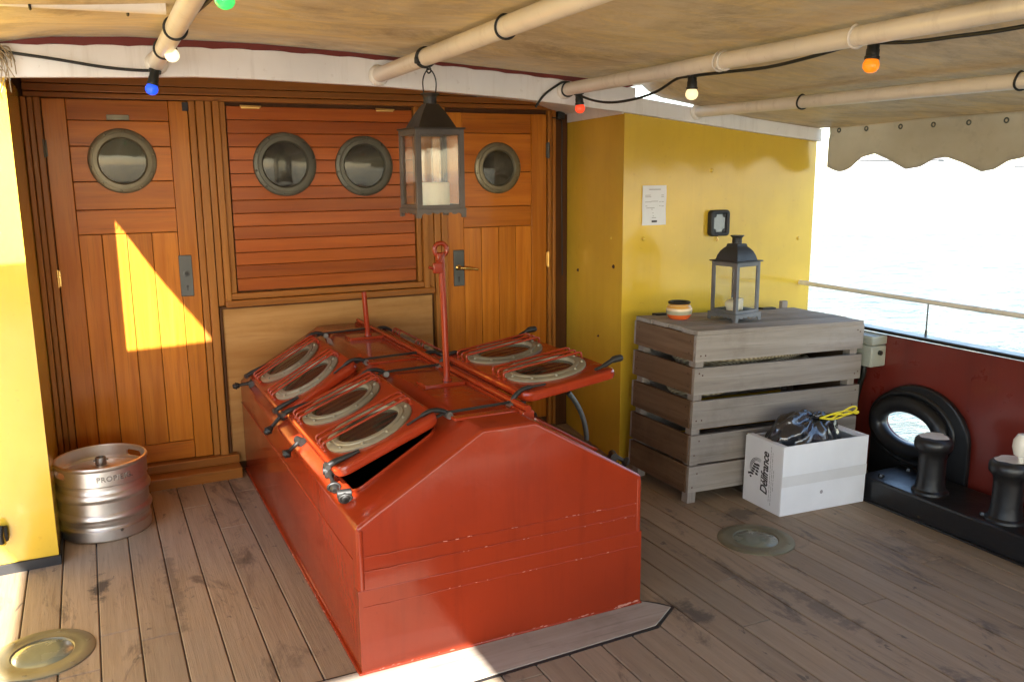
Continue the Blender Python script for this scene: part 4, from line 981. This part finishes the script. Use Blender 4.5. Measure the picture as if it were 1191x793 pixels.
# the two stay posts
def stay(bx, by, h, ringed):
    b = MB(); b.tube([(bx, by, Z1), (bx-.012, by, Z1+h)], .0125, 12)
    b.tube([(bx, by, Z1+.005), (bx, by, Z1+.02)], .018, 12)
    if ringed:
        zc = Z1+h+.012; b.tube([(bx-.014+.024*math.cos(a), by, zc+.024*math.sin(a)) for a in [k*math.pi/12 for k in range(24)]], .0085, 8, 0, True)
        b.box(bx-.050, bx-.012, by-.018, by-.004, zc-.085, zc-.045, .005, 0); b.tube([(bx-.065, by-.012, zc-.060), (bx-.045, by-.012, zc-.068), (bx-.02, by-.012, zc-.03), (bx-.008, by-.008, zc-.01)], .006, 7)
        b.box(bx-.032, bx-.008, by-.014, by+.012, zc-.06, zc-.01, .004)
    return b.build('stay_post', 'red', sk)
stay(1.17-1.135, -1.518+1.06, .490, True); stay(1.177-1.135, -.47+1.06, .222, False)
LL, TH = .372, .034
def lid(sgn, ang, y0, y1, lift=.012):
    L_ = y1-y0; F_ = slope_frame(sgn, ang) @ T(0, (y0+y1)/2, lift)
    h = L_/2; cen = (-.185, .165) if sgn < 0 else (-.165, .175)
    b = MB(); holes = [circ(.188, c_, .118, 48) for c_ in cen]
    b.flat(rrect(0, LL, -h, h, .045), holes, TH, .010, 0, T(0, 0, TH/2))
    l_ = b.build('lid', 'red', sk); l_.matrix_local = F_
    for c_ in cen:
        for k in (-.098, -.052, -.006):
            y_ = c_-k*(1 if sgn < 0 else 1)*1.0
            b = MB(); z_ = TH; b.tube(smooth([(.028, y_, z_-.006), (.026, y_, z_+.018), (.034, y_, z_+.025), (.05, y_, z_+.026), (.19, y_, z_+.026), (.325, y_, z_+.026), (.342, y_, z_+.025), (.350, y_, z_+.018), (.348, y_, z_-.006)], 3), .0044, 8)
            for q in (.028, .348): b.lathe([(.011, 0), (.008, .004), (.006, .006)], 8, 0, T(q, y_, z_-.001))
            b.build('guard_bar', 'red', l_)
    for c_ in cen:
        b = MB(); b.lathe([(.152, -.001), (.152, .006), (.148, .009), (.128, .010), (.125, .014), (.112, .015), (.108, .011), (.106, -.010), (.118, -.012)], 56, 0, T(.188, c_, TH))
        for k in range(10): b.lathe([(0, .007), (.004, .006), (.006, .001), (.006, -.002)], 6, 0, T(.188, c_, TH) @ RZ(36*k+8) @ T(.138, 0, .010))
        p_ = b.build('portlight_ring', 'bronze_lt', l_)
        b = MB(); b.lathe([(.110, .002), (.06, .0035), (0, .004)], 44, 0, T(.188, c_, TH)); b.build('glass', 'lidglass', p_)
    for e in (-h+.045, h-.045):
        b = MB(); b.tube(smooth([(.10, e, TH+.002), (.05, e, TH+.006), (.01, e, TH+.006), (-.022, e, TH-.012), (-.038, e, .0)], 4), [.004]*5+[.008]*5+[.009]*4+[.008]*3, 8)
        b.build('hinge_arm', 'hard', l_)
        b = MB(); b.tube([(-.038, e-.018, -.002), (-.038, e+.018, -.002)], .012, 10); b.build('hinge_bolt', 'bolt', l_)
        b = MB()
        if sgn > 0 and ang < 10: b.tube(smooth([(LL-.07, e, TH+.004), (LL-.03, e, TH+.010), (LL+.01, e, TH+.022), (LL+.045, e, TH+.020)], 4), [.006]*4+[.009]*4+[.013]*4+[.010], 8)
        else: b.tube([(LL-.10, e, TH+.004), (LL-.02, e, TH+.012), (LL+.010, e, TH+.012)], [.006, .011, .010], 8); b.tube([(LL+.010, e-.016, TH+.012), (LL+.010, e+.016, TH+.012)], .009, 8)
        b.build('clamp_lug', 'hard', l_)
    return l_
lid(-1, slope-9.0, OPEN[0][0], OPEN[0][1], .022); lid(-1, slope-1.5, OPEN[1][0], OPEN[1][1], .014)
lid(1, -8.0, OPEN[0][0], OPEN[0][1], .045); lid(1, slope-1.0, OPEN[1][0], OPEN[1][1], .014)
# dark hinge straps crossing the top plate
for y_ in (-1.92, -1.255, -.98, -.295):
    b = MB(); b.tube([(hx_l-.035, y_+1.06, Z1-.012), (hx_l+.02, y_+1.06, Z1+.006), (hx_r-.05, y_+1.06, Z1+.012), (hx_r+.01, y_+1.06, Z1+.006)], [.006, .005, .005, .006], 8); b.build('hinge_strap', 'hard', sk)
# dog clamps along the coaming edges: pivot, screw and wing nut
def dog(x_, y_, z_, az, el, ln=.085, nm='dog_clamp'):
    b = MB(); Mx = T(x_-1.135, y_+1.06, z_) @ RZ(az) @ RY(-el)
    b.tube([(-.004, -.022, 0), (-.004, .022, 0)], .014, 10, 0, False, Mx); b.box(-.018, .012, -.018, .018, -.024, .006, .006, 0, Mx)
    b.tube([(0, 0, 0), (ln*.5, 0, 0), (ln, 0, 0)], [.009, .0075, .0075], 8, 0, False, Mx)
    b.tube([(ln*.62, 0, 0), (ln*.70, 0, 0), (ln*.92, 0, 0), (ln, 0, 0)], [.009, .014, .014, .009], 8, 0, False, Mx)
    b.tube([(ln*.82+.0, .019*math.cos(a), .019*math.sin(a)*.7) for a in [k*math.pi/6 for k in range(12)]], .005, 6, 0, True, Mx)
    return b.build(nm, 'hard', sk)
dog(.650, -.235, .505, 172, -8); dog(.660, -.93, .515, 195, -40, .10); dog(.650, -1.30, .508, 198, -34, .08)
dog(.662, -1.715, .520, 262, -7, .15); dog(.655, -1.925, .510, 262, -10, .035)
dog(1.628, -1.97, .500, -20, -30, .06); dog(1.62, -1.25, .505, -10, -40, .08)
# curved stay under the raised starboard lid
b = MB(); P_ = []
for k in range(13):
    a = R(2+58*k/12); P_.append((1.29-1.135+.33*math.cos(a), -1.79+1.06, .50+.31*math.sin(a)))
b.tube(P_[:9], .010, 8); b.build('quadrant_stay', 'pewter', sk)

# ------------------------------------------------------------------ port side and stern, mostly out of frame
pb = thing('bulwark', 'dark red painted steel bulwark on the port side', 'bulwark', (-2.05, -4, 0))
b = MB(); b.flat([(-5, -2.2), (3.2, -2.2), (3.2, .50), (-5, .50)], (), .012, 0, 0, YZ); b.build('plating', 'red_dark', pb)
sb = thing('bulwark', 'dark red stern bulwark', 'bulwark', (.8, -9.0, 0))
b = MB(); b.flat([(-2.85, -2.2), (2.75, -2.2), (2.75, .60), (-2.85, .60)], (), .012, 0, 0, FRONT); b.build('plating', 'red_dark', sb)

# ------------------------------------------------------------------ far shore
b = MB(); b.box(-40, 29.5, 0, 1.2, -2.4, -1.68, .05); b.box(-40, 29.5, .2, 1.0, -1.68, -1.60, .02)
tag(b.build('breakwater', 'quay', loc=(22, 36, 0), rot=(0, 0, R(-24))), 'low pale breakwater lying across the bright harbour water', 'breakwater')
b = MB(); b.lathe([(.22, -2.0), (.22, -1.6), (.10, -1.5), (.08, -.9), (.20, -.85), (.20, -.5), (0, -.3)], 12, 0)
tag(b.build('channel_beacon', 'house_far', loc=(50.5, 26.5, 0)), 'small channel beacon beyond the end of the breakwater', 'beacon')

b = MB(); b.box(-60, 140, 0, 3, -2.4, -1.2, .05)
tag(b.build('far_quay', 'quay', loc=(70, 118, 0), rot=(0, 0, R(-36))), 'pale far quay along the other side of the harbour', 'quay')
random.seed(9)
for k, (u_, h_, wd, lab) in enumerate(((-30, 3.2, 16, 'long low pale shed on the far quay, furthest to the left'), (-4, 4.6, 9, 'taller pale block on the far quay beside the long shed'), (16, 2.6, 20, 'low flat pale warehouse on the far quay near the middle'), (44, 4.0, 11, 'pale far house standing alone on the quay'), (66, 3.0, 18, 'low pale store at the right end of the far quay'))):
    b = MB(); b.box(0, wd, 0, 7, 0, h_, .05); b.flat([(-.3, h_), (wd+.3, h_), (wd+.1, h_+.25), (wd*.5, h_+.25+.06*wd), (-.1, h_+.25)], (), 7.6, 0, 1, T(0, 3.5, 0) @ FRONT)
    for q in range(int(wd/2.6)): b.box(1+q*2.6, 2.1+q*2.6, -.05, .05, h_*.35, h_*.7, 0, 1)
    p_ = Matrix.Translation((70, 118, -1.2)) @ RZ(-36) @ Vector((u_, 4, 0))
    tag(b.build('harbour_building', ['house_far', 'quay'], loc=p_, rot=(0, 0, R(-58))), lab, 'building', 'pale buildings on the far quay')
